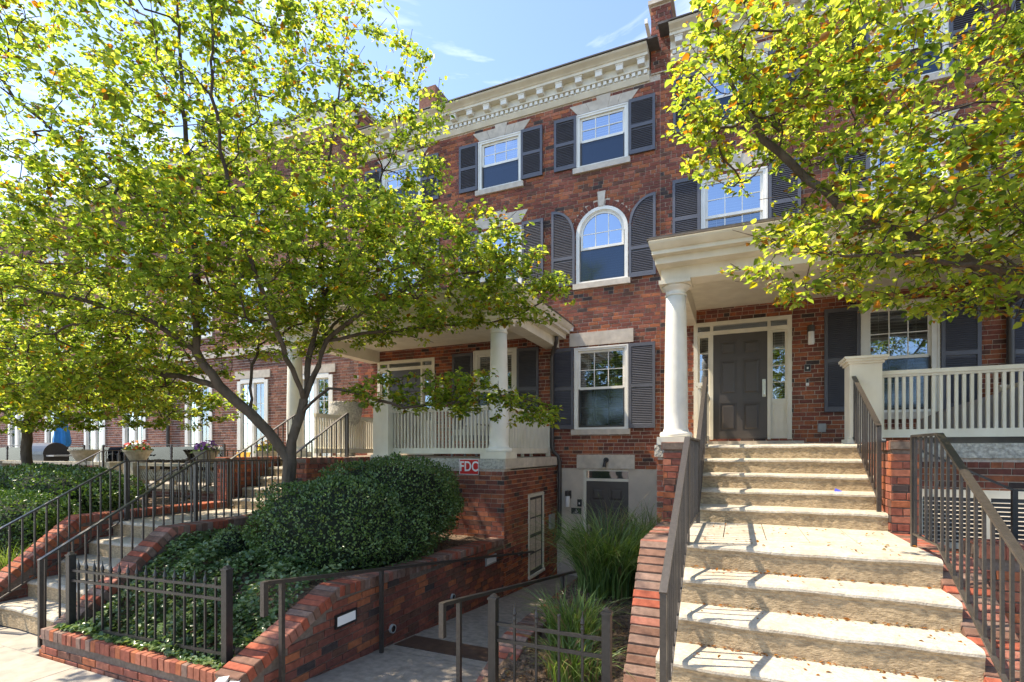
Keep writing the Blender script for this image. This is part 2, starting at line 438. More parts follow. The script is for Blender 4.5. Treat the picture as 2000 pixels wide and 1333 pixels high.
def rampz(y): return -2.01 - 0.084 * (y - 2.85)
mb = MB()
for (a, b) in ((2.84, 4.55), (4.56, 6.3), (6.31, 8.2), (8.21, 10.6)):
    mb.add([(-3.56, a, rampz(a)), (-2.0, a, rampz(a)), (-2.0, b, rampz(b)), (-3.56, b, rampz(b)), (-3.56, a, -3), (-2.0, a, -3), (-2.0, b, -3), (-3.56, b, -3)],
           [(0, 1, 2, 3), (4, 5, 1, 0), (5, 6, 2, 1), (6, 7, 3, 2), (7, 4, 0, 3)])
rm = mb.build('ramp_path', M['ramp'], None); rm['kind'] = 'structure'
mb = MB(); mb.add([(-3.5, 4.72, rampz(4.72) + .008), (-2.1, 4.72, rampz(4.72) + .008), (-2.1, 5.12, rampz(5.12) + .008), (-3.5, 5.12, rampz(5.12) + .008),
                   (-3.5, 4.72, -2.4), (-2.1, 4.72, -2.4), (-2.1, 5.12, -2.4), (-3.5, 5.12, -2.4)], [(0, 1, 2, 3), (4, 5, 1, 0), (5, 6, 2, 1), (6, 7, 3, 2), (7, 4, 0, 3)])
tag(mb.build('ramp_strip', M['strip'], None), 'dark brown strip across the concrete ramp', 'floor plate')  # plain dark brown strip lying just above the ramp surface

def smooth01(t): t = min(1, max(0, t)); return t * t * (3 - 2 * t)
def hnoise(x, y): return .035 * math.sin(3.1 * x + 1.7 * y) + .025 * math.sin(5.3 * y - 2.2 * x + 1) + .012 * math.sin(13 * x + 9 * y)
def rwall_top(y): return -1.77 + 0.405 * (y - 2.78) if y < 3.89 else -1.32 - 0.035 * (y - 3.89)
def acheek_top(y): return -1.9 + 0.83 * (y - 2.85) if y < 4.04 else -.92
def bedA(x, y):
    t = (x + 6.42) / 2.62
    a = acheek_top(y) - .22 - .12 * smooth01((y - 3.5)); b = rwall_top(y) - .07
    z = a * (1 - t) + b * t
    return max(-1.93, z) + hnoise(x, y) * .8 if y > 3.1 else max(-1.9, min(z, -1.80)) + hnoise(x, y) * .2
def bedG(x, y): return -1.93 + .1 * (y - 3.6) * .9 + hnoise(x * 1.6, y * 1.6) * .8
def bedL(x, y): return -1.9 + .32 * min(2.5, max(0, y - 2.9)) + hnoise(x, y)
def terrain(name, f, x0, x1, y0, y1, m, n=.09):
    nx = int((x1 - x0) / n); ny = int((y1 - y0) / n); v = []; fc = []
    for j in range(ny + 1):
        for i in range(nx + 1):
            X = x0 + (x1 - x0) * i / nx; Y = y0 + (y1 - y0) * j / ny; v.append((X, Y, f(X, Y) + NP.uniform(-.012, .012)))
    for j in range(ny):
        for i in range(nx):
            k = j * (nx + 1) + i; fc.append((k, k + 1, k + nx + 2, k + nx + 1))
    o = bpy.data.objects.new(name, mesh_from(name, v, fc, [m])); link(o); o['kind'] = 'structure'; return o
terrain('planting_bed_soil', bedA, -6.45, -3.7, 2.98, 7.8, M['soil'])
terrain('planter_soil', bedG, -1.9, -.7, 3.6, 8.6, M['soil'], .06)
terrain('hedge_bed_soil', bedL, -16, -8.3, 2.95, 8.0, M['soil'], .2)

# ------------------------------------------------------------------ house pieces
YF = 10.5
def slab(parent, name, m, x0, x1, z0, z1, y0, y1): return BX(name, m, parent, x0, x1, y0, y1, z0, z1)

def grid_sash(mb, x0, x1, z0, z1, y0, y1, nx, nz, st=.045, mun=.018):
    mb.box(x0, x0 + st, y0, y1, z0, z1); mb.box(x1 - st, x1, y0, y1, z0, z1)
    mb.box(x0 + st, x1 - st, y0, y1, z0, z0 + st * 1.15); mb.box(x0 + st, x1 - st, y0, y1, z1 - st, z1)
    ix0, ix1, iz0, iz1 = x0 + st, x1 - st, z0 + st * 1.15, z1 - st
    cells = []
    for i in range(nx):
        for j in range(nz):
            a = ix0 + (ix1 - ix0) * i / nx; b = ix0 + (ix1 - ix0) * (i + 1) / nx
            c = iz0 + (iz1 - iz0) * j / nz; d = iz0 + (iz1 - iz0) * (j + 1) / nz
            cells.append((a, b, c, d))
    e = .002
    for i in range(1, nx):
        a = ix0 + (ix1 - ix0) * i / nx; mb.box(a - mun / 2, a + mun / 2, y0 + .006, y1 - .006, iz0, iz1)
    for j in range(1, nz):
        c = iz0 + (iz1 - iz0) * j / nz; mb.box(ix0, ix1, y0 + .006 + e, y1 - .006 - e, c - mun / 2, c + mun / 2)
    return cells

def pane(parent, a, b, c, d, y, m):
    t = R.uniform(-.004, .004); s = R.uniform(-.004, .004)
    mb = MB(); mb.poly([(a, y + t, c), (b, y - t, c), (b, y - t + s, d), (a, y + t + s, d)])
    return mb.build('pane', m, parent)

def blinds(parent, x0, x1, z0, z1, y, pitch=.052, tilt=.45):
    mb = MB(); z = z0
    while z < z1:
        mb.obox(((x0 + x1) / 2, y, z), ((x1 - x0) / 2, 0, 0), (0, .022 * math.cos(tilt), .022 * math.sin(tilt)), (0, -.0016 * math.sin(tilt), .0016 * math.cos(tilt))); z += pitch
    for q in (.18, .82): mb.box(x0 + (x1 - x0) * q - .004, x0 + (x1 - x0) * q + .004, y - .028, y - .025, z0, z1)
    return mb.build('blind_slats', M['blind'], parent, kind='stuff')

def window(parent, x0, x1, z0, z1, up=(3, 2), low=(1, 1), hi=True, blind=0, sill=True, screen=True, casing=.06):
    y = YF
    mb = MB(); c = casing
    mb.box(x0 - .012, x0 + c, y - .012, y + .12, z0, z1); mb.box(x1 - c, x1 + .012, y - .012, y + .12, z0, z1)
    mb.box(x0 + c, x1 - c, y - .012, y + .12, z1 - c, z1); mb.box(x0 + c, x1 - c, y - .012, y + .12, z0, z0 + .04)
    mb.box(x0 - .02, x0 + .012, y - .026, y - .0125, z0 + .01, z1 + .01); mb.box(x1 - .012, x1 + .02, y - .026, y - .0125, z0 + .01, z1 + .01)
    mb.box(x0 + .0125, x1 - .0125, y - .026, y - .0125, z1 - .02, z1 + .01)
    wd = mb.build('window', M['trimw'], parent)
    zm = (z0 + z1) / 2
    mb = MB(); cells = grid_sash(mb, x0 + c, x1 - c, zm - .02, z1 - c, y + .03, y + .06, up[0], up[1])
    mb.build('upper_sash', M['trimw'], wd)
    for q in cells: pane(wd, *q, y + .045, M['glasshi'] if hi else M['glass'])
    mb = MB(); cells = grid_sash(mb, x0 + c, x1 - c, z0 + .04, zm + .02, y + .068, y + .098, low[0], low[1])
    mb.build('lower_sash', M['trimw'], wd)
    for q in cells: pane(wd, *q, y + .083, M['glass'])
    if screen:
        mb = MB(); fw = .028
        a, b, cc, d = x0 + c + .005, x1 - c - .005, z0 + .045, zm + .0
        mb.box(a, a + fw, y + .03, y + .045, cc, d); mb.box(b - fw, b, y + .03, y + .045, cc, d); mb.box(a + fw, b - fw, y + .03, y + .045, cc, cc + fw); mb.box(a + fw, b - fw, y + .03, y + .045, d - fw, d - .021)
        sc = mb.build('screen_frame', M['iron'], wd)
        mb = MB(); mb.poly([(a + fw, y + .038, cc + fw), (b - fw, y + .038, cc + fw), (b - fw, y + .038, d - fw), (a + fw, y + .038, d - fw)]); mb.build('insect_screen', M['screen'], wd)
    if blind: blinds(wd, x0 + c + .03, x1 - c - .03, z0 + .06 + (1 - blind) * (z1 - z0), z1 - c - .03, y + .15)
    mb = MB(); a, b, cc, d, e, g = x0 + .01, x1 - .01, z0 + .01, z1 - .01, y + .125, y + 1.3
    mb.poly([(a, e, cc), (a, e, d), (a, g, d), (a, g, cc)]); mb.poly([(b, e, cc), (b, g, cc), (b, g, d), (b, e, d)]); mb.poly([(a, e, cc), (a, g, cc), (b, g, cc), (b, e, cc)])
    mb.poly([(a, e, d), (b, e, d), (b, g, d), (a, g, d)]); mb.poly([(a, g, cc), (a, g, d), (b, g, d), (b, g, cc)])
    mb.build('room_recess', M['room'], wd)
    if sill: BX('sill', M['stone'], wd, x0 - .08, x1 + .06, y - .06, y + .02, z0 - .115, z0 - .002)
    return wd

def shutter(parent, x0, x1, z0, z1, y=None, arch=0, outer=1):
    """louvred shutter; arch = rise of a quarter round top that is highest on the outer side (outer=+1: at x1)"""
    y = (YF - .05) if y is None else y
    st = .052; T = .034; mb = MB()
    def top(xx):
        if not arch: return z1
        t = (xx - x0) / (x1 - x0); t = t if outer > 0 else 1 - t
        t = min(1, max(0, t)); return z1 - arch + arch * math.sqrt(max(0, 1 - (1 - t) ** 2))
    if not arch:
        mb.box(x0, x0 + st, y, y + T, z0, z1); mb.box(x1 - st, x1, y, y + T, z0, z1); mb.box(x0 + st, x1 - st, y, y + T, z1 - .07, z1)
    else:
        tall, low = ((x1 - st, x1), (x0, x0 + st)) if outer > 0 else ((x0, x0 + st), (x1 - st, x1))
        mb.box(tall[0], tall[1], y, y + T, z0, z1 - .012); mb.box(low[0], low[1], y, y + T, z0, z1 - arch)
        n = 14
        for i in range(n):
            a = x0 + (x1 - x0) * i / n; b = x0 + (x1 - x0) * (i + 1) / n
            def inn(xx):
                s = (xx - (x0 + st)) / (x1 - x0 - 2 * st); s = s if outer > 0 else 1 - s
                return z1 - arch - .02 + (arch - .045) * math.sqrt(max(0, 1 - (1 - min(1, max(0, s))) ** 2)) if 0 <= s <= 1 else (z1 - arch - .02 if s < 0 else z1 - .065)
            mb.prism([(a, inn(a)), (b, inn(b)), (b, top(b)), (a, top(a))], 'y', y - .001, y + T - .001)
    mb.box(x0 + st, x1 - st, y, y + T, z0, z0 + .085)
    zm = z0 + (z1 - z0) * (.5 if not arch else .36)
    mb.box(x0 + st, x1 - st, y, y + T, zm - .035, zm + .035)
    sh = mb.build('shutter', M['shutter'], parent)
    mb = MB(); z = z0 + .1
    while z < z1 - .075:
        if abs(z - zm) > .045:
            a, b = x0 + st, x1 - st
            if arch:
                if outer > 0:
                    while a < b and top(a) - .06 < z: a += .01
                else:
                    while b > a and top(b) - .06 < z: b -= .01
            if b - a > .03:
                mb.obox(((a + b) / 2, y + .017, z), ((b - a) / 2, 0, 0), (0, .013, .0155), (0, -.0026, .0022))
        z += .0345
    mb.box(x0 + st, x1 - st, y + T - .004, y + T - .001, z0 + .08, z1 - arch - .06)
    mb.build('louver_slats', M['shutter'], sh, kind='stuff')
    return sh

def splayed_lintel(parent, x0, x1, z0, z1, key):
    n = 5; xm = (x0 + x1) / 2; sp = .17; y0 = YF - .016
    bs = [x0, x0 + .27, xm - .09, xm + .09, x1 - .27, x1]
    for i in range(5):
        a, b = bs[i] + .002, bs[i + 1] - .002
        t = lambda q: q + (q - xm) / (x1 - x0) * 2 * sp
        zt = z1 + (key if i == 2 else 0); zb = z0 - (.012 if i == 2 else 0)
        k = 1.35 if i == 2 else 1
        mb = MB(); mb.prism([(a, zb), (b, zb), (xm + (t(b) - xm) * k, zt), (xm + (t(a) - xm) * k, zt)], 'y', y0 - (.008 if i == 2 else 0), YF + .02); mb.build('lintel_stone', M['stone'], parent)

def column(parent, cx, cy, z0, z1, r=.165):
    mb = MB(); h = z1 - z0
    pr = [(r * 1.32, z0), (r * 1.38, z0 + .03), (r * 1.32, z0 + .065), (r * 1.08, z0 + .08), (r * 1.06, z0 + .1), (r, z0 + .13)]
    for i in range(1, 9): t = i / 8; pr.append((r * (1 - .17 * t ** 1.7), z0 + .13 + (h - .33) * t))
    zt = z1
    pr += [(r * .83, zt - .2), (r * .92, zt - .195), (r * .92, zt - .175), (r * .84, zt - .17), (r * .85, zt - .12), (r * 1.0, zt - .11), (r * 1.12, zt - .075), (r * 1.2, zt - .055)]
    mb.lathe(cx, cy, pr, 40)
    c = mb.build('column', M['trimw'], parent, smooth=True)
    a = r * 1.3
    BX('abacus', M['trim'], c, cx - a, cx + a, cy - a, cy + a, z1 - .055, z1)
    BX('plinth', M['trim'], c, cx - a * 1.1, cx + a * 1.1, cy - a * 1.1, cy + a * 1.1, z0 - .11, z0 + .001)
    return c

def wood_rail(parent, p, q, zb, zt, pitch=.072, wd=.032):
    p = Vector(p); q = Vector(q); d = q - p; L = d.length; d /= L
    mb = MB(); mb.bar((p.x, p.y, zt - .025), (q.x, q.y, zt - .025), .085, .05); mb.bar((p.x, p.y, zt - .065), (q.x, q.y, zt - .065), .05, .028)
    rl = mb.build('porch_railing', M['trim'], parent)
    mb = MB(); mb.bar((p.x, p.y, zb + .05), (q.x, q.y, zb + .05), .055, .10); mb.build('bottom_rail', M['trim'], rl)
    n = int(L / pitch); ang = math.atan2(d.y, d.x); me = None
    base = wloc(rl)
    for i in range(n):
        t = (i + .5) * L / n
        if me is None:
            b = MB(); b.box(-wd / 2, wd / 2, -wd / 2, wd / 2, zb + .1, zt - .08); me = mesh_from('baluster', b.v, b.f, [M['trim']])
        o = bpy.data.objects.new('baluster', me); o.location = (p.x + d.x * t - base.x, p.y + d.y * t - base.y, -base.z); o.rotation_euler = (0, 0, ang); link(o, rl)
    return rl

def lathe_lamp(): pass

def six_panel_door(parent, x0, x1, z0, z1, y, m, knob=1):
    mb = MB(); mb.box(x0, x1, y, y + .045, z0, z1)
    dr = mb.build('door', m, parent)
    w = x1 - x0; st = w * .13; mid = w * .11; xm = (x0 + x1) / 2; h = z1 - z0
    rows = [(.075, .34), (.42, .75), (.80, .93)]
    mb = MB(); yo = y - .016; e = .0005
    mb.box(x0, x0 + st, yo, y - e, z0, z1); mb.box(x1 - st, x1, yo, y - e, z0, z1); mb.box(xm - mid / 2, xm + mid / 2, yo, y - e, z0, z1)
    zc = [z0] + [z0 + q * h for r_ in rows for q in r_] + [z1]
    for k in range(0, len(zc), 2):
        for (c, d) in ((x0 + st, xm - mid / 2), (xm + mid / 2, x1 - st)): mb.box(c, d, yo, y - e, zc[k], zc[k + 1])
    mb.build('stiles_and_rails', m, dr)
    for (a, b) in rows:
        for (c, d) in ((x0 + st, xm - mid / 2), (xm + mid / 2, x1 - st)):
            za, zb = z0 + a * h, z0 + b * h; o = .03; p = .055
            v = [(c + o, y - .001, za + o), (d - o, y - .001, za + o), (d - o, y - .001, zb - o), (c + o, y - .001, zb - o), (c + p, y - .013, za + p), (d - p, y - .013, za + p), (d - p, y - .013, zb - p), (c + p, y - .013, zb - p)]
            mb = MB(); mb.add(v, [(4, 5, 6, 7), (0, 1, 5, 4), (1, 2, 6, 5), (2, 3, 7, 6), (3, 0, 4, 7)]); mb.build('door_panel', m, dr)
    if knob:
        kx = x1 - .055 if knob > 0 else x0 + .055; zk = z0 + h * .45
        y = y - .0165; mb = MB(); mb.box(kx - .028, kx + .028, y - .012, y - .0003, zk - .12, zk + .2); mb.tube([(kx, y - .012, zk + .02), (kx, y - .05, zk + .0), (kx, y - .055, zk - .08), (kx, y - .014, zk - .12)], .01, 8)
        mb.tube([(kx, y - .013, zk + .15), (kx, y - .035, zk + .15)], .02, 12)
        mb.build('door_handle', M['brass'], dr)
    return dr

def entry(parent, x0, x1, z0, z1):
    """door with sidelights and transom"""
    y = YF; w = x1 - x0
    dx0, dx1 = x0 + .35, x0 + .35 + .925; zt = z1 - .25; j = .055
    mb = MB()
    mb.box(x0, x0 + .075, y - .03, y + .1, z0, z1); mb.box(x1 - .075, x1, y - .03, y + .1, z0, z1); mb.box(x0 + .075, x1 - .075, y - .03, y + .1, z1 - .075, z1)
    mb.box(dx0 - j, dx0, y - .022, y + .1, z0, zt); mb.box(dx1, dx1 + j, y - .022, y + .1, z0, zt)
    mb.box(x0 + .075, x1 - .075, y - .026, y + .1, zt, zt + .075)
    for q in (dx0 - j, dx1): mb.box(q, q + j, y - .018, y + .1, zt + .075, z1 - .075)
    fr = mb.build('door_frame', M['trim'], parent)
    six_panel_door(parent, dx0, dx1, z0 + .02, zt, y + .02, M['door'])
    for (a, b) in ((x0 + .075, dx0 - j), (dx1 + j, x1 - .075)):
        mb = MB(); mb.box(a, b, y + .01, y + .05, z0 + .01, z0 + .7); mb.box(a + .05, b - .05, y + .002, y + .0095, z0 + .12, z0 + .55)
        mb.box(a + .035, b - .035, y - .002, y + .009, z0 + .64, z0 + .668)
        mb.build('sidelight_panel', M['trim'], fr)
        mb = MB(); cells = grid_sash(mb, a, b, z0 + .7, zt, y + .012, y + .05, 1, 4, .034, .016); mb.build('sidelight', M['trim'], fr)
        for q in cells: pane(fr, *q, y + .03, M['glass'])
        blinds(fr, a + .03, b - .03, z0 + .75, zt - .04, y + .085, .045)
    for (a, b) in ((x0 + .075, dx0 - j), (dx0, dx1), (dx1 + j, x1 - .075)): pane(fr, a, b, zt + .075, z1 - .075, y + .03, M['glass'])
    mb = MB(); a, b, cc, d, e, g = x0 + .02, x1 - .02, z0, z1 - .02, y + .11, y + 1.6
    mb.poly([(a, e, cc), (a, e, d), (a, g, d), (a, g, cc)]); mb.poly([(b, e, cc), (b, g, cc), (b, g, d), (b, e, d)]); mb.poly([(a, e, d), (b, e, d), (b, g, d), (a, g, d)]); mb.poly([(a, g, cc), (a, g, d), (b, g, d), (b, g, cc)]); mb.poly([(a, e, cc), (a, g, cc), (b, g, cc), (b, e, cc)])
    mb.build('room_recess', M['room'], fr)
    return fr

WTS = [30, 34, 22, 12, 5, 6]
def house(dx, dz, name, label, focus, yp, seed):
    X = lambda q: q + dx
    Z = lambda q: q + dz
    root = thing(name, label, 'house', (X(-5.15), YF, Z(-2.65)))
    W1, W2, W3 = (-8.13, -7.02), (-5.42, -4.38), (-3.10, -2.04)
    f3 = (5.94, 7.05); f2 = (3.5, 4.97)
    rects = [(a, b, f3[0], f3[1]) for (a, b) in (W1, W2, W3)] + [(a, b, f2[0], f2[1]) for (a, b) in (W1, W2)]
    rects += [(-5.55, -4.5, .42, 2.27), (-3.14, -2.04, .44, 2.15), (-8.28, -6.61, -.02, 2.24), (-2.96, -2.02, -2.66, -.40)]
    acx, asp, ar = -2.575, 4.515, .545
    rects.append((acx - ar, acx + ar, f2[0], asp + ar))
    H = [(X(a), X(b), Z(c), Z(d)) for (a, b, c, d) in rects]
    # wall backing
    mb = MB(); wall_with_holes(mb, X(-8.91), X(-1.4), Z(-3.0), Z(7.6), H, YF + .009, .14)
    # spandrels over the arch
    n = 20; pts = [(acx + ar * math.cos(math.pi * i / n), asp + ar * math.sin(math.pi * i / n)) for i in range(n + 1)]
    for i in range(n):
        a, b = pts[i], pts[i + 1]
        mb.poly([(X(b[0]), YF + .009, Z(b[1])), (X(a[0]), YF + .009, Z(a[1])), (X(a[0]), YF + .009, Z(asp + ar)), (X(b[0]), YF + .009, Z(asp + ar))])
    mb.build('wall', M['mortar'], root)
    BX('stucco_surround', M['stucco'], root, X(-3.44), X(-2.96), YF - .008, YF + .02, Z(-2.9), Z(-.38))
    BX('stucco_surround', M['stucco'], root, X(-2.02), X(-1.405), YF - .008, YF + .02, Z(-2.9), Z(-.38))
    BX('basement_lintel', M['stone'], root, X(-3.10), X(-1.89), YF - .03, YF + .02, Z(-.378), Z(-.09))
    ring = .118
    def archf(z):
        t = z - Z(asp)
        if t < 0 or t > ar + ring + .01: return None
        q = math.sqrt((ar + ring + .012) ** 2 - t * t) if t < ar + ring + .012 else 0
        return (X(acx) - q, X(acx) + q)
    holes = [h for h in H[:-1]] + [(X(acx - ar), X(acx + ar), Z(f2[0]), Z(asp)), archf, (X(-9), X(-3.6), Z(-4), Z(-.13)), (X(-3.7), X(-1.4), Z(-4), Z(-.38))]
    bs = [(a - X(-8.9), b - X(-8.9), c, d) for (a, b, c, d) in lay(X(-8.903), X(-1.403), Z(-2.67), Z(7.42), rect_forbid(holes), seed=seed)]
    brickwork(root, (X(-8.9), YF, 0), (1, 0), bs, M['brick'], WTS, focus, 270, seed)
    for i in range(24):
        t0 = math.pi * (i + .06) / 24; t1 = math.pi * (i + .94) / 24
        if 11 <= i <= 12: continue
        mb = MB(); q = [(r * math.cos(t), r * math.sin(t)) for (r, t) in ((ar + .008, t0), (ar + ring, t0), (ar + ring, t1), (ar + .008, t1))]
        mb.prism([(X(acx) + a, Z(asp) + b) for a, b in q], 'y', YF - .003, YF + .02); mb.build('arch_brick', M['brick'][2 - (i % 2)], root)
    mb = MB(); mb.prism([(X(acx) - .055, Z(asp + ar) - .002), (X(acx) + .055, Z(asp + ar) - .002), (X(acx) + .085, Z(asp + ar) + .3), (X(acx) - .085, Z(asp + ar) + .3)], 'y', YF - .03, YF + .02); mb.build('keystone', M['stone'], root)
    # windows
    for (a, b) in (W1, W2, W3):
        window(root, X(a), X(b), Z(f3[0]), Z(f3[1]), hi=True, blind={W1: .35, W2: .62, W3: .45}[(a, b)])
        splayed_lintel(root, X(a) + .01, X(b) + .06, Z(7.075), Z(7.275), .075)
    for (a, b) in (W1, W2):
        window(root, X(a), X(b), Z(f2[0]), Z(f2[1]), hi=True, low=(3, 2), blind=.97, screen=False)
        splayed_lintel(root, X(a), X(b), Z(5.05), Z(5.31), .08)
    for (a, b, c, d) in ((-3.60, -3.11, 5.96, 7.06), (-2.01, -1.49, 5.97, 7.08), (-5.93, -5.45, 5.97, 7.05), (-4.37, -3.87, 5.97, 7.06), (-8.66, -8.16, 5.97, 7.06), (-6.99, -6.49, 5.97, 7.06),
                         (-5.95, -5.45, 3.5, 5.03), (-4.35, -3.85, 3.5, 5.03), (-8.67, -8.16, 3.5, 5.05), (-6.99, -6.47, 3.5, 5.05),
                         (-3.65, -3.17, .45, 2.17), (-2.01, -1.49, .45, 2.16), (-6.11, -5.58, .45, 2.25), (-4.47, -3.96, .45, 2.25)):
        shutter(root, X(a), X(b), Z(c), Z(d))
    shutter(root, X(-2.01), X(-1.48), Z(3.49), Z(5.12), arch=.56, outer=1)
    shutter(root, X(-3.66), X(-3.14), Z(3.49), Z(5.12), arch=.56, outer=-1)
    # arched window
    a, b, c = X(acx - ar), X(acx + ar), Z(f2[0]); sp = Z(asp); cx = X(acx); y = YF
    mb = MB(); cas = .07
    mb.box(a, a + cas, y - .014, y + .12, c, sp); mb.box(b - cas, b, y - .014, y + .12, c, sp); mb.box(a + cas, b - cas, y - .014, y + .12, c, c + .04)
    n = 24
    def arcband(mb, r0, r1, y0, y1):
        for i in range(n):
            t0 = math.pi * i / n; t1 = math.pi * (i + 1) / n
            mb.prism([(cx + r0 * math.cos(t0), sp + r0 * math.sin(t0)), (cx + r1 * math.cos(t0), sp + r1 * math.sin(t0)), (cx + r1 * math.cos(t1), sp + r1 * math.sin(t1)), (cx + r0 * math.cos(t1), sp + r0 * math.sin(t1))], 'y', y0, y1)
    arcband(mb, ar - cas, ar, y - .014, y + .12); arcband(mb, ar - cas - .02, ar - cas, y + .012, y + .1)
    wd = mb.build('arched_window', M['trimw'], root)
    ri = ar - cas; zm = c + .74
    mb = MB(); arcband(mb, ri - .065, ri - .022, y + .03, y + .06)
    for s in (-1, 1): mb.box(cx + s * (ri - .045) - .022, cx + s * (ri - .045) + .022, y + .03, y + .06, zm, sp)
    mb.box(cx - ri + .023, cx + ri - .023, y + .029, y + .061, zm - .03, zm + .02)
    g = ri - .065
    for s in (-1, 1): mb.box(cx + s * g / 3 - .009, cx + s * g / 3 + .009, y + .036, y + .054, zm + .02, sp + math.sqrt(g * g - g * g / 9))
    zr = sp + .02
    mb.box(cx - g, cx + g, y + .038, y + .052, zr - .009, zr + .009); mb.build('upper_sash', M['trimw'], wd)
    xs = [cx - g, cx - g / 3, cx + g / 3, cx + g]
    for i in range(3):
        pane(wd, xs[i], xs[i + 1], zm + .02, zr, y + .045, M['glasshi'])
        m2 = 8; up = [(xs[i] + (xs[i + 1] - xs[i]) * k / m2) for k in range(m2 + 1)]
        mb = MB(); mb.poly([(xs[i], y + .045, zr), (xs[i + 1], y + .045, zr)] + [(q, y + .0455, max(zr + .001, sp + math.sqrt(max(0, g * g - (q - cx) ** 2)))) for q in reversed(up)]); mb.build('pane', M['glasshi'], wd)
    mb = MB(); cells = grid_sash(mb, a + cas, b - cas, c + .04, zm + .0, y + .068, y + .098, 1, 1); mb.build('lower_sash', M['gutter'], wd)
    pane(wd, *cells[0], y + .083, M['glass'])
    mb = MB(); mb.poly([(a + cas + .02, y + .05, c + .06), (b - cas - .02, y + .05, c + .06), (b - cas - .02, y + .05, zm - .03), (a + cas + .02, y + .05, zm - .03)]); mb.build('insect_screen', M['screen'], wd)
    BX('sill', M['stone'], wd, a - .06, b + .05, y - .06, y + .02, c - .115, c - .002)
    blinds(wd, a + .12, b - .12, c + .06, sp - .1, y + .16)
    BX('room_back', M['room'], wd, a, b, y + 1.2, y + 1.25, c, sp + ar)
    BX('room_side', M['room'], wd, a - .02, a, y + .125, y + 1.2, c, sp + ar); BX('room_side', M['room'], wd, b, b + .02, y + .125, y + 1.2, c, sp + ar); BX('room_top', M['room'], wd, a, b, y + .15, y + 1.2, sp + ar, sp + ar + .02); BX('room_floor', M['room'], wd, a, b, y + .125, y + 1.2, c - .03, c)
    # ground floor
    window(root, X(-3.14), X(-2.04), Z(.44), Z(2.15), up=(3, 2), low=(3, 2), hi=False, blind=.97)
    BX('lintel', M['stone'], root, X(-3.26), X(-1.92), YF - .028, YF + .02, Z(2.192), Z(2.47))
    window(root, X(-5.55), X(-4.5), Z(.42), Z(2.27), up=(3, 2), low=(3, 2), hi=False, blind=.95, casing=.085)
    entry(root, X(-8.28), X(-6.61), Z(-.02), Z(2.22))
    BX('doorstep', M['stone'], root, X(-8.36), X(-6.45), YF - .32, YF - .005, Z(-.115), Z(-.05))
    # basement door
    BX('basement_frame', M['trim'], root, X(-2.96), X(-2.9), YF - .005, YF + .1, Z(-2.65), Z(-.4)); BX('basement_frame', M['trim'], root, X(-2.9), X(-2.02), YF - .002, YF + .1, Z(-.43), Z(-.402)); BX('basement_frame', M['trim'], root, X(-2.9), X(-2.02), YF - .002, YF + .1, Z(-.64), Z(-.585))
    mb = MB(); mb.poly([(X(-2.9), YF + .05, Z(-.585)), (X(-2.02), YF + .05, Z(-.585)), (X(-2.02), YF + .05, Z(-.43)), (X(-2.9), YF + .05, Z(-.43))]); mb.build('transom_pane', M['glass'], root)
    BX('transom_recess', M['room'], root, X(-2.92), X(-2.02), YF + .3, YF + .32, Z(-.7), Z(-.3))
    six_panel_door(root, X(-2.9), X(-2.02), Z(-2.64), Z(-.642), YF + .03, M['door'], knob=-1)
    # main cornice
    P = [(.05, 7.37), (-.03, 7.37), (-.06, 7.41), (-.09, 7.45), (-.09, 7.466), (-.07, 7.468), (-.07, 7.545), (-.14, 7.55), (-.14, 7.577), (-.12, 7.58), (-.12, 7.722), (-.27, 7.724), (-.27, 7.775), (-.295, 7.785), (-.31, 7.80), (-.34, 7.815), (-.40, 7.842), (-.42, 7.86), (-.42, 7.875), (.05, 7.92)]
    mb = MB(); mb.prism([(YF + a, Z(b)) for a, b in P], 'x', X(-8.7), X(-1.6)); co = mb.build('cornice', M['trim'], root)
    BX('gutter_edge', M['gutter'], co, X(-8.7), X(-1.57), YF - .455, YF - .4, Z(7.877), Z(7.9))
    mb = MB(); x = -8.66
    while x < -1.62: mb.box(X(x), X(x) + .066, YF - .122, YF - .0705, Z(7.472), Z(7.543)); x += .116
    mb.build('dentils', M['trimw'], co, kind='stuff')
    x = -1.735
    while x > -8.7:
        mb = MB(); mb.box(X(x) - .068, X(x) + .068, YF - .235, YF - .1205, Z(7.605), Z(7.70)); mb.box(X(x) - .08, X(x) + .08, YF - .247, YF - .1205, Z(7.7005), Z(7.7235)); mb.build('modillion', M['trimw'], co); x -= .425
    BX('roof', M['roofing'], root, X(-8.9), X(-1.4), YF - .38, YF + 9, Z(7.921), Z(7.96))
    # parapet pier on the party line
    px0, px1 = X(-9.08), X(-8.7)
    BX('parapet_core', M['mortar'], root, px0 + .004, px1 - .004, YF - .022, YF + 3, Z(7.25), Z(8.6))
    brickwork(root, (px0, YF - .03, 0), (1, 0), lay(0, px1 - px0, Z(7.27), Z(8.6), headers=3, seed=seed + 3), M['brick'], [10, 20, 30, 20, 8, 2], seed=seed + 3, name='parapet_bricks')
    brickwork(root, (px1, YF - .03, 0), (0, 1), lay(0, 3, Z(7.27), Z(8.6), headers=0, seed=seed + 4), M['brick'], [10, 20, 30, 20, 8, 2], seed=seed + 4, name='parapet_bricks')
    BX('parapet_cap', M['stone'], root, px0 - .05, px1 + .05, YF - .09, YF + 3.1, Z(8.6), Z(8.68))
    BX('flashing', M['trimw'], root, px0 - .06, px0 - .002, YF - .45, YF + .02, Z(7.96), Z(8.05))
    # ---- porch
    Yp = yp
    zb, zl0, zl1, zfl = Z(2.19), Z(-.31), Z(-.14), Z(-.13)
    xs0, xs1 = X(-8.0), X(-6.32)       # stair opening
    bx = (X(-6.32), X(-3.54))
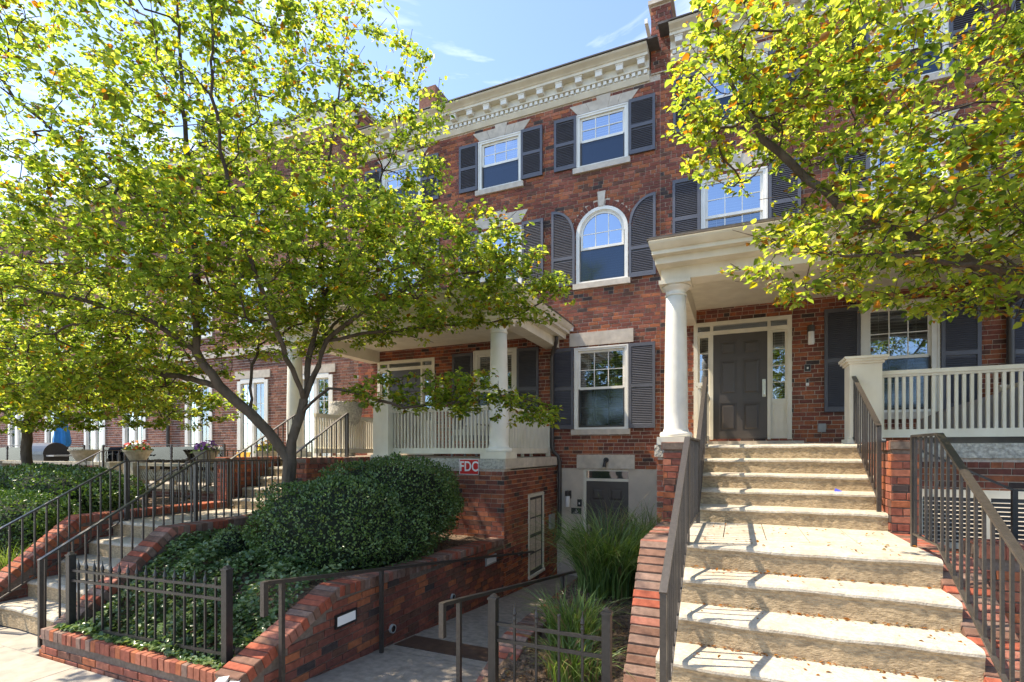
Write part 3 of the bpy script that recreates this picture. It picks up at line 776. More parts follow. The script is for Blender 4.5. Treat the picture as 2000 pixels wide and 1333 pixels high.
    for (a, b) in (bx, (X(-8.57), X(-8.0))):
        BX('porch_base', M['mortar'], root, a + .01, b - .01, Yp + .009, YF - .05 if a > X(-7) else Yp + .6, Z(-3.0), zl0)
        brickwork(root, (a, Yp, 0), (1, 0), lay(0, b - a, Z(-2.64), zl0 - .005, seed=seed + 5), M['brick'], [20, 30, 25, 15, 6, 8], seed=seed + 5, name='porch_base_bricks')
    # side face of the porch base with its narrow window
    wy0, wy1, wz0, wz1 = 8.87, 9.60, Z(-2.34), Z(-.88)
    xs = X(-3.54)
    brickwork(root, (xs, Yp, 0), (0, 1), lay(0, YF - Yp - .02, Z(-2.64), zl0 - .005, rect_forbid([(wy0 - .05 - Yp, wy1 + .05 - Yp, wz0 - .05, wz1 + .05)]), seed=seed + 6), M['brick'], [36, 32, 14, 8, 4, 6], seed=seed + 6, name='porch_side_bricks')
    mb = MB(); mb.box(xs - .06, xs + .012, wy0 - .05, wy0 + .015, wz0, wz1); mb.box(xs - .06, xs + .012, wy1 - .015, wy1 + .05, wz0, wz1); mb.box(xs - .06, xs + .012, wy0 - .05, wy1 + .05, wz1, wz1 + .05); mb.box(xs - .06, xs + .03, wy0 - .06, wy1 + .06, wz0 - .05, wz0)
    bw = mb.build('basement_window', M['trim'], root)
    mb = MB(); fx0, fx1 = xs - .022, xs - .004
    mb.box(fx0, fx1, wy0 + .015, wy0 + .07, wz0, wz1); mb.box(fx0, fx1, wy1 - .07, wy1 - .015, wz0, wz1); mb.box(fx0, fx1, wy0 + .07, wy1 - .07, wz1 - .05, wz1)
    mb.box(fx0, fx1, wy0 + .07, wy1 - .07, wz0, wz0 + .08); zz = (wz0 + wz1) / 2; mb.box(fx0 - .003, fx1 + .004, wy0 + .07, wy1 - .07, zz - .03, zz + .03)
    ym = (wy0 + wy1) / 2; mb.box(fx0 + .003, fx1 - .002, ym - .012, ym + .012, wz0 + .08, wz1 - .05)
    for q in (.27, .73): zq = wz0 + (wz1 - wz0) * q; mb.box(fx0 + .004, fx1 - .003, wy0 + .07, wy1 - .07, zq - .012, zq + .012)
    mb.build('sash', M['gutter'], bw)
    mb = MB(); mb.poly([(xs - .0125, wy0 + .02, wz0), (xs - .0125, wy1 - .02, wz0), (xs - .0125, wy1 - .02, wz1), (xs - .0125, wy0 + .02, wz1)]); mb.build('pane', M['glass'], bw)
    BX('recess', M['room'], bw, xs - .07, xs - .055, wy0 - .04, wy1 + .04, wz0 - .04, wz1 + .04)
    # ledge stones and floor
    cuts = [bx[0] - .02, bx[0] + .95, bx[0] + 1.9, bx[1] - .0]
    for i in range(3): BX('ledge_stone', M['rough_stone'], root, cuts[i] + .003, cuts[i + 1] - .003, Yp - .035, Yp + .3, zl0, zl1)
    for (a, b) in ((Yp - .036, Yp + 1.3), (Yp + 1.306, YF - .03)): BX('ledge_stone', M['stone'], root, bx[1] + .001, bx[1] + .036, a, b, zl0, zl1 + .001)
    BX('ledge_stone', M['rough_stone'], root, X(-8.6), X(-8.0), Yp - .035, Yp + .3, zl0, zl1)
    BX('porch_floor', M['step'], root, X(-8.57), bx[1] - .01, Yp + .302, YF - .001, Z(-.34), zfl - .002)
    BX('porch_floor_edge', M['step'], root, xs0, xs1, Yp - .2, Yp + .3, Z(-.34), zfl - .004)
    # columns, post, rails
    column(root, X(-8.32), Yp + .12, Z(-.03), zb); column(root, X(-3.73), Yp + .19, Z(-.03), zb)
    mb = MB(); pa, pb = X(-6.22), X(-5.88); pz = Z(.86); ya, yb = Yp - .02, Yp + .32
    mb.box(pa, pb, ya, yb, Z(-.08), pz); po = mb.build('newel_post', M['trim'], root)
    mb = MB()
    for i, (e, a, b) in enumerate(((.02, 0, .03), (.045, .03, .06), (.06, .06, .09))): mb.box(pa - e, pb + e, ya - e, yb + e, pz + a, pz + b)
    mb.build('post_cap', M['trim'], po); BX('post_base', M['trim'], po, pa - .03, pb + .03, ya - .03, yb + .03, Z(-.14), Z(-.08))
    yr = Yp + .15
    wood_rail(root, (pb, yr, 0), (X(-3.9), yr, 0), Z(-.06), Z(.77)); wood_rail(root, (X(-3.72), Yp + .36, 0), (X(-3.72), YF - .12, 0), Z(-.06), Z(.77))
    wood_rail(root, (X(-8.02), Yp + .36, 0), (X(-8.02), YF - .06, 0), Z(-.06), Z(.77))
    BX('rail_post', M['trim'], root, X(-3.76), X(-3.67), YF - .12, YF - .03, Z(-.13), Z(.80))
    # entablature: left return shallow, front deep
    pl = [(X(-8.49), YF), (X(-8.49), Yp), (X(-3.54), Yp), (X(-3.54), YF - .0)]
    pr = [(-.26, 0), (.02, 0), (.05, .002), (.05, .17), (.09, .178), (.25, .18), (.25, .275), (.36, .28), (.36, .33), (.39, .34), (.42, .365), (.455, .40), (.47, .425), (.47, .44), (-.26, .47)]
    scale = [.28, 1.0, .78]; N = [(-1, 0), (0, -1), (1, 0)]
    mb = MB(); m = len(pr); b0 = 0
    for i, p in enumerate(pl):
        for (o, z) in pr:
            vx, vy = p
            for k in (i - 1, i):
                if 0 <= k < 3:
                    sc = scale[k] if o > 0 else 1.0
                    vx += N[k][0] * o * sc; vy += N[k][1] * o * sc
            mb.v.append((vx, vy, zb + z))
    for i in range(3):
        for k in range(m): k2 = (k + 1) % m; mb.f.append((i * m + k, (i + 1) * m + k, (i + 1) * m + k2, i * m + k2)); mb.m.append(0)
    mb.build('entablature', M['trim'], root)
    mb = MB(); mb.sweep([(X(-8.49) - .135, YF), (X(-8.49) - .135, Yp - .475), (X(-3.54) + .37, Yp - .475), (X(-3.54) + .37, YF)], [(0, zb + .441), (.012, zb + .441), (.012, zb + .462), (0, zb + .462)]); mb.build('drip_edge', M['copper'], root)
    BX('porch_roof', M['roofing'], root, X(-8.49) - .12, X(-3.54) + .35, Yp - .46, YF - .001, zb + .463, zb + .49)
    mb = MB(); yy = Yp + .26
    while yy < YF - .01: mb.box(X(-8.25), X(-3.79), yy, min(yy + .074, YF - .002), zb + .285, zb + .3); yy += .082
    mb.build('ceiling_boards', M['trim'], root, kind='stuff')
    BX('ceiling_backing', M['trim'], root, X(-8.25), X(-3.79), Yp + .26, YF - .001, zb + .301, zb + .32)
    mb = MB(); q = (X(-5.3), X(-4.45), Yp + .75, Yp + 1.25)
    for (a, b, c, d) in ((q[0], q[1], q[2], q[2] + .09), (q[0], q[1], q[3] - .09, q[3]), (q[0], q[0] + .09, q[2] + .09, q[3] - .09), (q[1] - .09, q[1], q[2] + .09, q[3] - .09)): mb.box(a, b, c, d, zb + .245, zb + .284)
    mb.box(q[0] + .09, q[1] - .09, q[2] + .09, q[3] - .09, zb + .268, zb + .283); mb.build('ceiling_panel', M['trimw'], root)
    # rain pipe
    xx = X(-3.62); yy = YF - .1
    mb = MB(); mb.tube([(X(-3.42), yy - .3, zb + .16), (X(-3.44), yy - .26, zb + .06), (xx + .02, yy - .02, zb - .1), (xx, yy, zb - .2), (xx, yy, Z(.06)), (xx + .03, yy, Z(-.03)), (xx + .13, yy, Z(-.12)), (xx + .165, yy, Z(-.22)), (xx + .165, yy, Z(-1.75)), (xx + .13, yy - .01, Z(-1.85)), (xx + .02, yy - .02, Z(-1.95)), (xx + .0, yy - .02, Z(-2.05)), (xx, yy - .02, Z(-2.6))], .043, 10)
    mb.build('downspout', M['gutter'], root, smooth=True)
    return root

HA = house(0, 0, 'brick_house', 'red brick row house with arched window and shutters above the basement door', (-2.4, YF, 1.5), 7.76, 21)
HB = house(7.51, .22, 'brick_house', 'red brick row house with dark front door at the top of the sunlit steps', (1.1, YF, 1.6), 7.62, 57)
BX('chimney', M['bbrick'][1], HA, -7.6, -7.1, 11.3, 12.0, 7.9, 9.4)

# ------------------------------------------------------------------ stairs
def step(parent, x0, x1, yn, yb, zt, h, m, name='step', seed=0, seg=40):
    rr = random.Random(seed)
    prof = [(yb, 0), (yn + .15, .0), (yn + .045, .0), (yn + .018, -.006), (yn + .003, -.022), (yn + .001, -.04), (yn + .005, -.058), (yn + .010, -.066), (yn + .011, -h * .55), (yn + .010, -h), (yb, -h)]
    mb = MB(); ph = [rr.uniform(0, 6.3) for _ in range(6)]
    n = len(prof)
    for i in range(seg + 1):
        t = i / seg; x = x0 + (x1 - x0) * t
        w1 = .006 * math.sin(4.1 * x + ph[0]) + .004 * math.sin(9.7 * x + ph[1]) + rr.uniform(-.0022, .0022)
        w2 = .004 * math.sin(3.3 * x + ph[2]) + .003 * math.sin(11 * x + ph[3])
        for k, (y, z) in enumerate(prof):
            dy = w1 if 2 <= k <= 9 else 0; dz_ = w2 if 0 < k < 8 else 0
            mb.v.append((x, y + dy, zt + z + dz_ * (.3 if k < 2 else 1)))
    for i in range(seg):
        for k in range(n):
            k2 = (k + 1) % n
            mb.f.append((i * n + k, (i + 1) * n + k, (i + 1) * n + k2, i * n + k2)); mb.m.append(1 if 5 <= k <= 9 else 0)
    mb.f.append(tuple(range(n))); mb.m.append(1); mb.f.append(tuple(seg * n + k for k in range(n))[::-1]); mb.m.append(1)
    return mb.build(name, [m, M['riser']], parent)

def stairs(label, x0, x1, ztop, ytop, r1, t1, zl, yl0, yl1, r2, t2, n2, yback, seed):
    root = thing('stone_stairs', label, 'stairs', ((x0 + x1) / 2, yl0, -2.07))
    for k in range(5):
        yb = yback if k == 0 else ytop - t1 * (k - 1) + .05
        step(root, x0, x1, ytop - t1 * k, yb, ztop - r1 * k, r1 + .03, M['step'], seed=seed + k)
    cuts = [x0, x0 + (x1 - x0) * .21, x0 + (x1 - x0) * .40, x0 + (x1 - x0) * .58, x0 + (x1 - x0) * .78, x1]
    for i in range(5): BX('landing_slab', M['step'], root, cuts[i] + .004, cuts[i + 1] - .004, yl0 + .455, yl1 + .06, zl - .2, zl + R.uniform(-.003, .002))
    step(root, x0, x1, yl0, yl0 + .45, zl, r2 + .03, M['step'], 'landing_edge', seed + 9)
    for k in range(1, n2): step(root, x0, x1, yl0 - t2 * k, yl0 - t2 * (k - 1) + .05, zl - r2 * k, r2 + .03, M['step'], seed=seed + 10 + k)
    BX('stair_core', M['mortar_dark'], root, x0 + .01, x1 - .01, yl0 + .06, yback, -3, zl - .21)
    return root
stairs('sunlit worn concrete steps rising to the dark brown front door', -.52, 1.385, .075, 7.35, .177, .28, -.81, 4.72, 6.23, .21, .35, 6, 7.43, 100)
stairs('concrete steps between brick cheek walls on the left of the ivy bed', -8.09, -6.53, -.135, 7.3, .173, .28, -1.0, 4.4, 6.18, .205, .32, 5, 7.57, 140)

# ------------------------------------------------------------------ garden walls
_cm = {}
def coping_mesh(wd, h, mats, ci, th=.0665):
    key = (round(wd, 3), round(h, 3), mats[ci].name)
    if key not in _cm:
        a, b, c = th / 2, wd / 2, .006
        v = [(-a + c, -b + c, 0), (a - c, -b + c, 0), (a - c, b - c, 0), (-a + c, b - c, 0), (-a, -b, -c), (a, -b, -c), (a, b, -c), (-a, b, -c), (-a, -b, -h), (a, -b, -h), (a, b, -h), (-a, b, -h)]
        f = [(0, 1, 2, 3), (4, 5, 1, 0), (5, 6, 2, 1), (6, 7, 3, 2), (7, 4, 0, 3), (8, 9, 5, 4), (9, 10, 6, 5), (10, 11, 7, 6), (11, 8, 4, 7), (11, 10, 9, 8)]
        _cm[key] = mesh_from('coping_brick', v, f, [mats[ci]])
    return _cm[key]

def coping(parent, path, wd, h=.1, mats=None, weights=None, pitch=.0772, seed=0):
    mats = mats or M['cop']; weights = weights or [2, 4, 2, 3]; rr = random.Random(seed); base = wloc(parent)
    P = [Vector(p) for p in path]
    for i in range(len(P) - 1):
        d = P[i + 1] - P[i]; L = d.length; d /= L; n = max(1, int(round(L / pitch)))
        side = Vector((0, 0, 1)).cross(d).normalized(); up = d.cross(side)
        mt = Matrix((d, side, up)).transposed().to_euler()
        for k in range(n):
            p = P[i] + d * (L * (k + .5) / n) + up * rr.uniform(-.003, .003) + side * rr.uniform(-.005, .005)
            o = bpy.data.objects.new('coping_brick', coping_mesh(wd, h, mats, pick(weights, rr)))
            o.location = p - base; o.rotation_euler = (mt.x + rr.uniform(-.015, .015), mt.y + rr.uniform(-.02, .02), mt.z + rr.uniform(-.02, .02)); link(o, parent)
        core = MB(); q = wd / 2 - .008
        a, b = P[i] - up * .012, P[i + 1] - up * .012; e = up * (h - .02)
        core.add([a - side * q, a + side * q, b + side * q, b - side * q, a - side * q - e, a + side * q - e, b + side * q - e, b - side * q - e],
                 [(0, 1, 2, 3), (4, 5, 1, 0), (5, 6, 2, 1), (6, 7, 3, 2), (7, 4, 0, 3)])
        core.build('coping_mortar', M['mortar_dark'], parent)

def y_wall(name, label, x0, x1, prof, zbot, faces='+', seed=0, parts=120, mats=None, weights=None, focus=None, cat='wall', cop=None, mortar='mortar_dark', pier=None, cw=None):
    """garden wall running in depth between x0 and x1; prof = [(y, ztop)...]; brick skin on the +X side"""
    root = thing(name, label, cat, ((x0 + x1) / 2, prof[0][0], zbot))
    h = .1
    mb = MB(); poly = [(prof[0][0] + .01, zbot)] + [(y + (.01 if i == 0 else 0), z - h) for i, (y, z) in enumerate(prof)] + [(prof[-1][0], zbot)]
    mb.prism(poly, 'x', x0 + .01, x1 - .01); mb.build('wall_core', M[mortar], root)
    def top(u):
        y = prof[0][0] + u
        for (a, b) in zip(prof[:-1], prof[1:]):
            if a[0] <= y <= b[0]: return a[1] + (b[1] - a[1]) * (y - a[0]) / (b[0] - a[0]) - h + .002
        return -99
    def top2(u): return min(top(u - .09), top(u), top(u + .09)) if .1 < u < prof[-1][0] - prof[0][0] - .1 else top(u)
    bs = lay(0, prof[-1][0] - prof[0][0], zbot, max(z for _, z in prof), None, top2, headers=0, seed=seed)
    brickwork(root, (x1, prof[0][0], 0), (0, 1), bs, mats or M['brick'], weights or [16, 26, 28, 24, 6, 2], focus or (x1, prof[0][0] + 1, -1.5), parts, seed)
    fb = lay(0, x1 - x0, zbot, prof[0][1] - h, headers=0, seed=seed + 1)
    brickwork(root, (x0, prof[0][0], 0), (1, 0), fb, mats or M['brick'], weights or [26, 30, 24, 16, 5, 4], seed=seed + 1, name='end_bricks')
    coping(root, [((x0 + x1) / 2, y, z) for y, z in prof], cw or (x1 - x0 + .03), h, cop, seed=seed + 2)
    if pier:
        (ya, yb, zt) = pier
        BX('pier_core', M[mortar], root, x0 + .01, x1 - .01, ya + .01, yb, zbot, zt - .09)
        brickwork(root, (x0, ya, 0), (1, 0), lay(0, x1 - x0, prof[-1][1] - .2, zt - .09, headers=2, seed=seed + 4), M['brick'], [24, 30, 20, 10, 4, 14], (x0, ya, 0), 40, seed + 4)
        brickwork(root, (x1, ya, 0), (0, 1), lay(0, yb - ya, prof[-1][1] - .2, zt - .09, headers=0, seed=seed + 5), M['brick'], [40, 30, 14, 6, 2, 14], (x1, ya, 0), 60, seed + 5)
        # west side
        brickwork(root, (x0, yb, 0), (0, -1), lay(0, yb - ya, prof[-1][1] - .2, zt - .09, headers=0, seed=seed + 6), M['brick'], [24, 30, 20, 10, 4, 14], seed=seed + 6, name='pier_bricks')
        coping(root, [((x0 + x1) / 2, ya - .02, zt), ((x0 + x1) / 2, yb - .005, zt)], x1 - x0 + .03, .09, seed=seed + 7)
    return root

y_wall('retaining_wall', 'sloping brick retaining wall with soldier coping beside the concrete ramp', -3.78, -3.54, [(2.78, -1.77), (3.89, -1.32), (7.73, -1.455)], -2.75, seed=31, parts=250, focus=(-3.54, 4.4, -1.8))
y_wall('cheek_wall', 'brick wall with sloped coping between ivy bed and the left steps', -6.51, -6.27, [(2.86, -1.9), (4.04, -.93), (6.17, -.93)], -2.4, seed=41, parts=80, focus=(-6.27, 4.8, -1.1), cop=M['cop'], pier=(6.17, 7.7, -.12))
y_wall('cheek_wall', 'sunlit brick wall with sloped coping left of the left steps, by the hedge', -8.35, -8.11, [(2.86, -1.85), (4.0, -.88), (6.17, -.88)], -2.4, seed=51, parts=110, focus=(-8.11, 4.0, -1.2), cop=[M['brick'][0], M['cop'][2], M['brick'][5], M['cop'][0]], pier=(6.17, 7.7, -.12))
y_wall('cheek_wall', 'steep brick coping wall between the tall grass and the sunlit steps', -.79, -.53, [(3.70, -2.09), (4.73, -.81), (6.18, -.81)], -2.3, seed=61, parts=60, focus=(-.53, 4.5, -1.3), pier=(6.18, 7.55, .095))
y_wall('cheek_wall', 'brick cheek wall and pier right of the sunlit steps', 1.39, 1.63, [(3.0, -1.95), (4.95, -.82), (6.14, -.82)], -2.3, seed=71, parts=80, focus=(1.63, 4.5, -1.2), pier=(6.14, 7.55, .095))
y_wall('planter_kerb', 'low brick kerb with coping between ramp and tall grass planter', -2.05, -1.82, [(3.72, -2.08), (4.5, -1.76), (8.4, -1.80)], -2.6, seed=81, parts=40, focus=(-1.82, 4.5, -2), cat='kerb')

def x_wall(name, label, x0, x1, y0, y1, zb, zt, seed, parts, focus, cat='wall', weights=None, cw=None):
    root = thing(name, label, cat, ((x0 + x1) / 2, y0, zb))
    BX('wall_core', M['mortar_dark'], root, x0, x1, y0 + .009, y1, zb, zt - .1)
    brickwork(root, (x0, y0, 0), (1, 0), lay(0, x1 - x0, zb, zt - .1, headers=0, seed=seed), M['brick'], weights or [22, 26, 24, 20, 5, 8], focus, parts, seed)
    coping(root, [(x0, (y0 + y1) / 2 - .01, zt), (x1, (y0 + y1) / 2 - .01, zt)], y1 - y0, .1, [M['brick'][0], M['brick'][5], M['cop'][1], M['brick'][1]], seed=seed + 1)
    return root
x_wall('planter_wall', 'low front brick planter wall under the black picket fence and ivy', -6.42, -3.80, 2.84, 3.06, -2.11, -1.79, 91, 60, (-4.6, 2.84, -1.9))
x_wall('planter_wall', 'low brick planter wall in front of the tall grass', -1.82, -.80, 3.5, 3.72, -2.11, -1.93, 95, 10, (-1.3, 3.5, -2.0))
x_wall('retaining_wall', 'rosy brick retaining wall right of the sunlit steps, behind the handrail', 1.66, 5.5, 4.95, 5.3, -2.11, -.71, 97, 120, (1.9, 4.95, -1.1), weights=[20, 22, 10, 4, 2, 40])
mb = MB(); mb.box(1.64, 5.5, 5.31, 7.6, -3.0, -2.6); o = mb.build('areaway_floor', M['ramp']); o['kind'] = 'structure'
# white mortar lump at the wall's broken corner
mb = MB(); rr = random.Random(4)
for i in range(10): mb.obox((-3.66 + rr.uniform(-.13, .1), 2.80 + rr.uniform(-.05, .04), -1.84 + rr.uniform(-.08, .04)), (rr.uniform(.02, .05), .01, .01), (-.01, rr.uniform(.02, .04), .01), (.01, -.005, rr.uniform(.02, .04)))
tag(mb.build('mortar_patch', M['signwhite']), 'lumpy white mortar patch on the end of the ramp wall', 'mortar patch')

# ------------------------------------------------------------------ iron railings
def railing(label, pts, drop, posts, name='iron_railing', m=None, pitch=.118, top=(.046, .018), group='iron stair railings'):
    m = m or M['iron']
    P = [Vector(p) for p in pts]
    root = thing(name, label, 'railing', (P[0].x, P[0].y, P[0].z - 1), group)
    mb = MB()
    for a, b in zip(P[:-1], P[1:]): mb.bar(a, b, *top)
    mb.build('top_rail', m, root)
    mb = MB(); dv = Vector((0, 0, drop))
    for a, b in zip(P[:-1], P[1:]): mb.bar(a - dv, b - dv, .028, .016)
    mb.build('bottom_rail', m, root)
    base = wloc(root); me = None
    for a, b in zip(P[:-1], P[1:]):
        L = (Vector((b.x, b.y)) - Vector((a.x, a.y))).length; n = max(1, int(round(L / pitch)))
        for k in range(n):
            p = a + (b - a) * ((k + .5) / n)
            if me is None: q = MB(); q.box(-.0085, .0085, -.0085, .0085, -drop, -.006); me = mesh_from('baluster', q.v, q.f, [m])
            o = bpy.data.objects.new('baluster', me); o.location = p - base; o.rotation_euler = (R.uniform(-.006, .006), R.uniform(-.006, .006), R.uniform(-.1, .1)); link(o, root)
    for (x, y, zt, zb) in posts: BX('post', m, root, x - .019, x + .019, y - .019, y + .019, zb, zt)
    return root
x = -.40
railing('bronze iron railing up the left edge of the sunlit steps', [(x, 3.12, -.84), (x, 4.74, .11), (x, 6.1, .11), (x, 7.5, 1.0)], .80, [(x, 3.14, -.84, -1.9), (x, 4.74, .1, -.83), (x, 6.08, .1, -.83), (x, 7.5, .99, .07)])
x = 1.36
railing('bronze iron railing on the right edge of the lower sunlit steps', [(x, 5.32, .12), (x, 4.72, .12), (x, 3.0, -.86)], .82, [(x, 5.32, .12, -.82), (x, 3.02, -.86, -1.9)])
x = 1.335
railing('short bronze iron railing right of the upper steps, by the cream post', [(x, 7.75, 1.0), (x, 6.36, .25)], .76, [(x, 6.36, .24, -.64), (x, 7.75, .99, .08)])
x = -6.66
railing('dark iron railing on the right side of the left steps, behind the ivy', [(x, 2.92, -1.15), (x, 4.62, -.15), (x, 6.15, -.15), (x, 7.55, .70)], .82, [(x, 2.94, -1.15, -2.05), (x, 4.62, -.16, -1.0), (x, 6.12, -.16, -1.0), (x, 7.55, .69, -.14)])
x = -7.97
railing('pale iron railing on the left side of the left steps, by the hedge', [(x, 2.92, -1.05), (x, 4.48, -.155), (x, 6.15, -.155), (x, 7.55, .70)], .82, [(x, 2.94, -1.05, -2.05), (x, 4.5, -.16, -1.0), (x, 6.12, -.16, -1.0), (x, 7.55, .69, -.14)])

def handrail(label, pts, posts, brackets=(), endcap=.26):
    root = thing('handrail', label, 'handrail', (pts[0][0], pts[0][1], -2.1))
    mb = MB()
    for a, b in zip(pts[:-1], pts[1:]): mb.bar(a, b, .042, .03)
    if endcap: a = pts[0]; mb.box(a[0] - .021, a[0] + .021, a[1] - .045, a[1] - .001, a[2] - endcap, a[2] + .015)
    mb.build('top_rail', M['iron'], root)
    for (x, y, zt, zb) in posts: BX('post', M['iron'], root, x - .018, x + .018, y - .018, y + .018, zb, zt)
    for (x, y, z, dx) in brackets:
        mb = MB(); mb.tube([(x, y, z - .01), (x, y, z - .06), (x + dx, y, z - .09)], .008, 6); mb.tube([(x + dx * .9, y, z - .09), (x + dx * 1.0, y, z - .09)], .035, 10); mb.build('bracket', M['iron'], root)
    return root
def lz(y): return -1.06 - .1375 * (y - 2.98)
handrail('dark handrail fixed along the brick retaining wall, left side of the ramp', [(-3.45, 2.98, lz(2.98)), (-3.45, 8.85, lz(8.85))], [(-3.45, 3.13, lz(3.13), rampz(3.13)), (-3.45, 4.43, lz(4.43), rampz(4.43))], [(-3.45, y, lz(y), -.085) for y in (6.4, 7.5, 8.5)])
def rz(y): return -1.21 - .145 * (y - 3.5)
handrail('handrail standing on the right side of the ramp, by the grass planter', [(-2.12, 3.5, rz(3.5)), (-2.12, 7.6, rz(7.6))], [(-2.12, 3.74, rz(3.74), rampz(3.74)), (-2.12, 6.5, rz(6.5), rampz(6.5))])
root = thing('handrail', 'black handrail angling down beside the brick pier right of the steps', 'handrail', (1.9, 6.28, -1.2))
mb = MB(); mb.bar((1.345, 6.30, .09), (1.50, 6.30, .09), .03, .02); mb.bar((1.50, 6.30, .09), (2.36, 6.28, -.37), .03, .02); mb.bar((2.36, 6.28, -.37), (3.2, 6.28, -.39), .03, .02); mb.build('top_rail', M['black'], root)
BX('post', M['black'], root, 2.35, 2.39, 6.26, 6.30, -2.6, -.38)

# ------------------------------------------------------------------ picket fences
def fence(label, x0, x1, y, zpost, zbase, dz_left, rails, npick, ztip, plain=()):
    root = thing('picket_fence', label, 'fence', ((x0 + x1) / 2, y, zbase))
    m = M['black']
    def off(x): return -dz_left * (x1 - x) / (x1 - x0)
    for x in (x0, x1):
        o = off(x); mb = MB(); mb.box(x - .031, x + .031, y - .031, y + .031, zbase + o - .15, zpost + o); p = mb.build('post', m, root)
        mb = MB(); mb.box(x - .037, x + .037, y - .037, y + .037, zpost + o, zpost + o + .014); mb.prism([(x - .037, zpost + o + .014), (x + .037, zpost + o + .014), (x + .008, zpost + o + .04), (x - .008, zpost + o + .04)], 'y', y - .02, y + .02); mb.build('post_cap', m, p)
    for z in rails: mb = MB(); mb.bar((x0, y, z + off(x0)), (x1, y, z + off(x1)), .024, .024); mb.build('rail', m, root)
    for i in range(npick):
        x = x0 + (x1 - x0) * (i + 1) / (npick + 1); o = off(x); zt = ztip + o - (.05 if i in plain else .1)
        mb = MB(); mb.box(x - .008, x + .008, y - .008, y + .008, zbase + o + .03, zt); p = mb.build('picket', m, root)
        mb = MB()
        if i in plain: mb.lathe(x, y, [(.012, zt - .03), (.014, zt - .005), (.012, zt + .005)], 8)
        else: mb.lathe(x, y, [(.012, zt - .04), (.015, zt - .028), (.012, zt - .014), (.010, zt), (.017, zt + .012), (.013, zt + .035), (.006, zt + .06), (.0025, zt + .1)], 8)
        mb.build('finial', m, p)
    return root
fence('black spear topped fence panel standing over the ivy bed', -6.17, -3.895, 2.97, -1.0, -1.79, .065, (-1.145, -1.245, -1.70), 16, -1.02, (15,))
fence('short black fence panel in front of the tall grass', -1.735, -.845, 3.6, -1.155, -1.93, 0, (-1.34, -1.465, -1.86), 4, -1.16, (2,))

# ------------------------------------------------------------------ neighbouring brown brick building on the left
def brown_house():
    root = thing('brown_brick_house', 'brown brick row house with white casement windows behind the left tree', 'house', (-16, YF, -2.5))
    x0, x1 = -27.0, -8.91
    cols = [-26.0, -23.4, -20.9, -18.7, -15.55, -13.25, -10.9]
    holes = []
    for i, x in enumerate(cols):
        holes.append((x, x + 1.1, -.45, 2.0)); holes.append((x, x + 1.1, 3.4, 4.9)); holes.append((x, x + 1.1, 5.9, 7.0))
    mb = MB(); wall_with_holes(mb, x0, x1, -3, 8.4, holes, YF + .009, .14); mb.build('wall', M['signwhite'], root)
    bs = lay(0, x1 - x0, -.9, 8.3, rect_forbid([(a - x0, b - x0, c, d) for a, b, c, d in holes]), seed=301)
    brickwork(root, (x0, YF, 0), (1, 0), bs, M['bbrick'], [30, 30, 18, 16], (-13, YF, .6), 120, 301)
    for k, (a, b, c, d) in enumerate(holes):
        mb = MB(); y = YF; e = .075
        mb.box(a - .06, a + e, y - .03, y + .1, c, d); mb.box(b - e, b + .06, y - .03, y + .1, c, d); mb.box(a + e, b - e, y - .03, y + .1, d - e, d + .05); mb.box(a + e, b - e, y - .03, y + .1, c, c + .06)
        m = (a + b) / 2; mb.box(m - .05, m + .05, y - .01, y + .09, c + .06, d - e)
        wd = mb.build('window', M['trimw'], root)
        for (p, q) in ((a + e, m - .05), (m + .05, b - e)):
            mb = MB(); cells = grid_sash(mb, p, q, c + .06, d - e, y + .03, y + .06, 2, 4 if d - c > 1.6 else 3, .03, .016); mb.build('casement', M['trimw'], wd)
            mb = MB(); mb.poly([(p, y + .045, c + .06), (q, y + .045, c + .06), (q, y + .045, d - e), (p, y + .045, d - e)]); mb.build('pane', M['glass'], wd)
        BX('room_back', M['room'], wd, a, b, y + .5, y + .52, c, d); BX('lintel', M['stone'], wd, a - .15, b + .15, y - .035, y - .002, d + .06, d + .28)
    BX('cornice', M['trim'], root, x0, x1, YF - .35, YF + .1, 8.35, 8.75); BX('roof', M['roofing'], root, x0, x1, YF - .4, YF + 9, 8.76, 8.84)
    BX('string_course', M['stone'], root, x0, x1, YF - .06, YF - .002, 2.75, 2.95)
    mb = MB(); mb.tube([(-16.35, YF - .07, 8.3), (-16.35, YF - .07, -.8)], .05, 8); mb.build('downspout', M['gutter'], root)
    # terrace
    BX('terrace', M['mortar'], root, x0, -8.75, 7.95, YF - .01, -3, -.95)
    brickwork(root, (x0, 7.94, 0), (1, 0), lay(0, -8.75 - x0, -2.2, -.97, seed=303), M['bbrick'], [30, 30, 18, 16], seed=303, name='terrace_bricks')
    BX('terrace_floor', M['walk'], root, x0, -8.72, 7.88, YF - .03, -.95, -.88)
    return root
HD = brown_house()
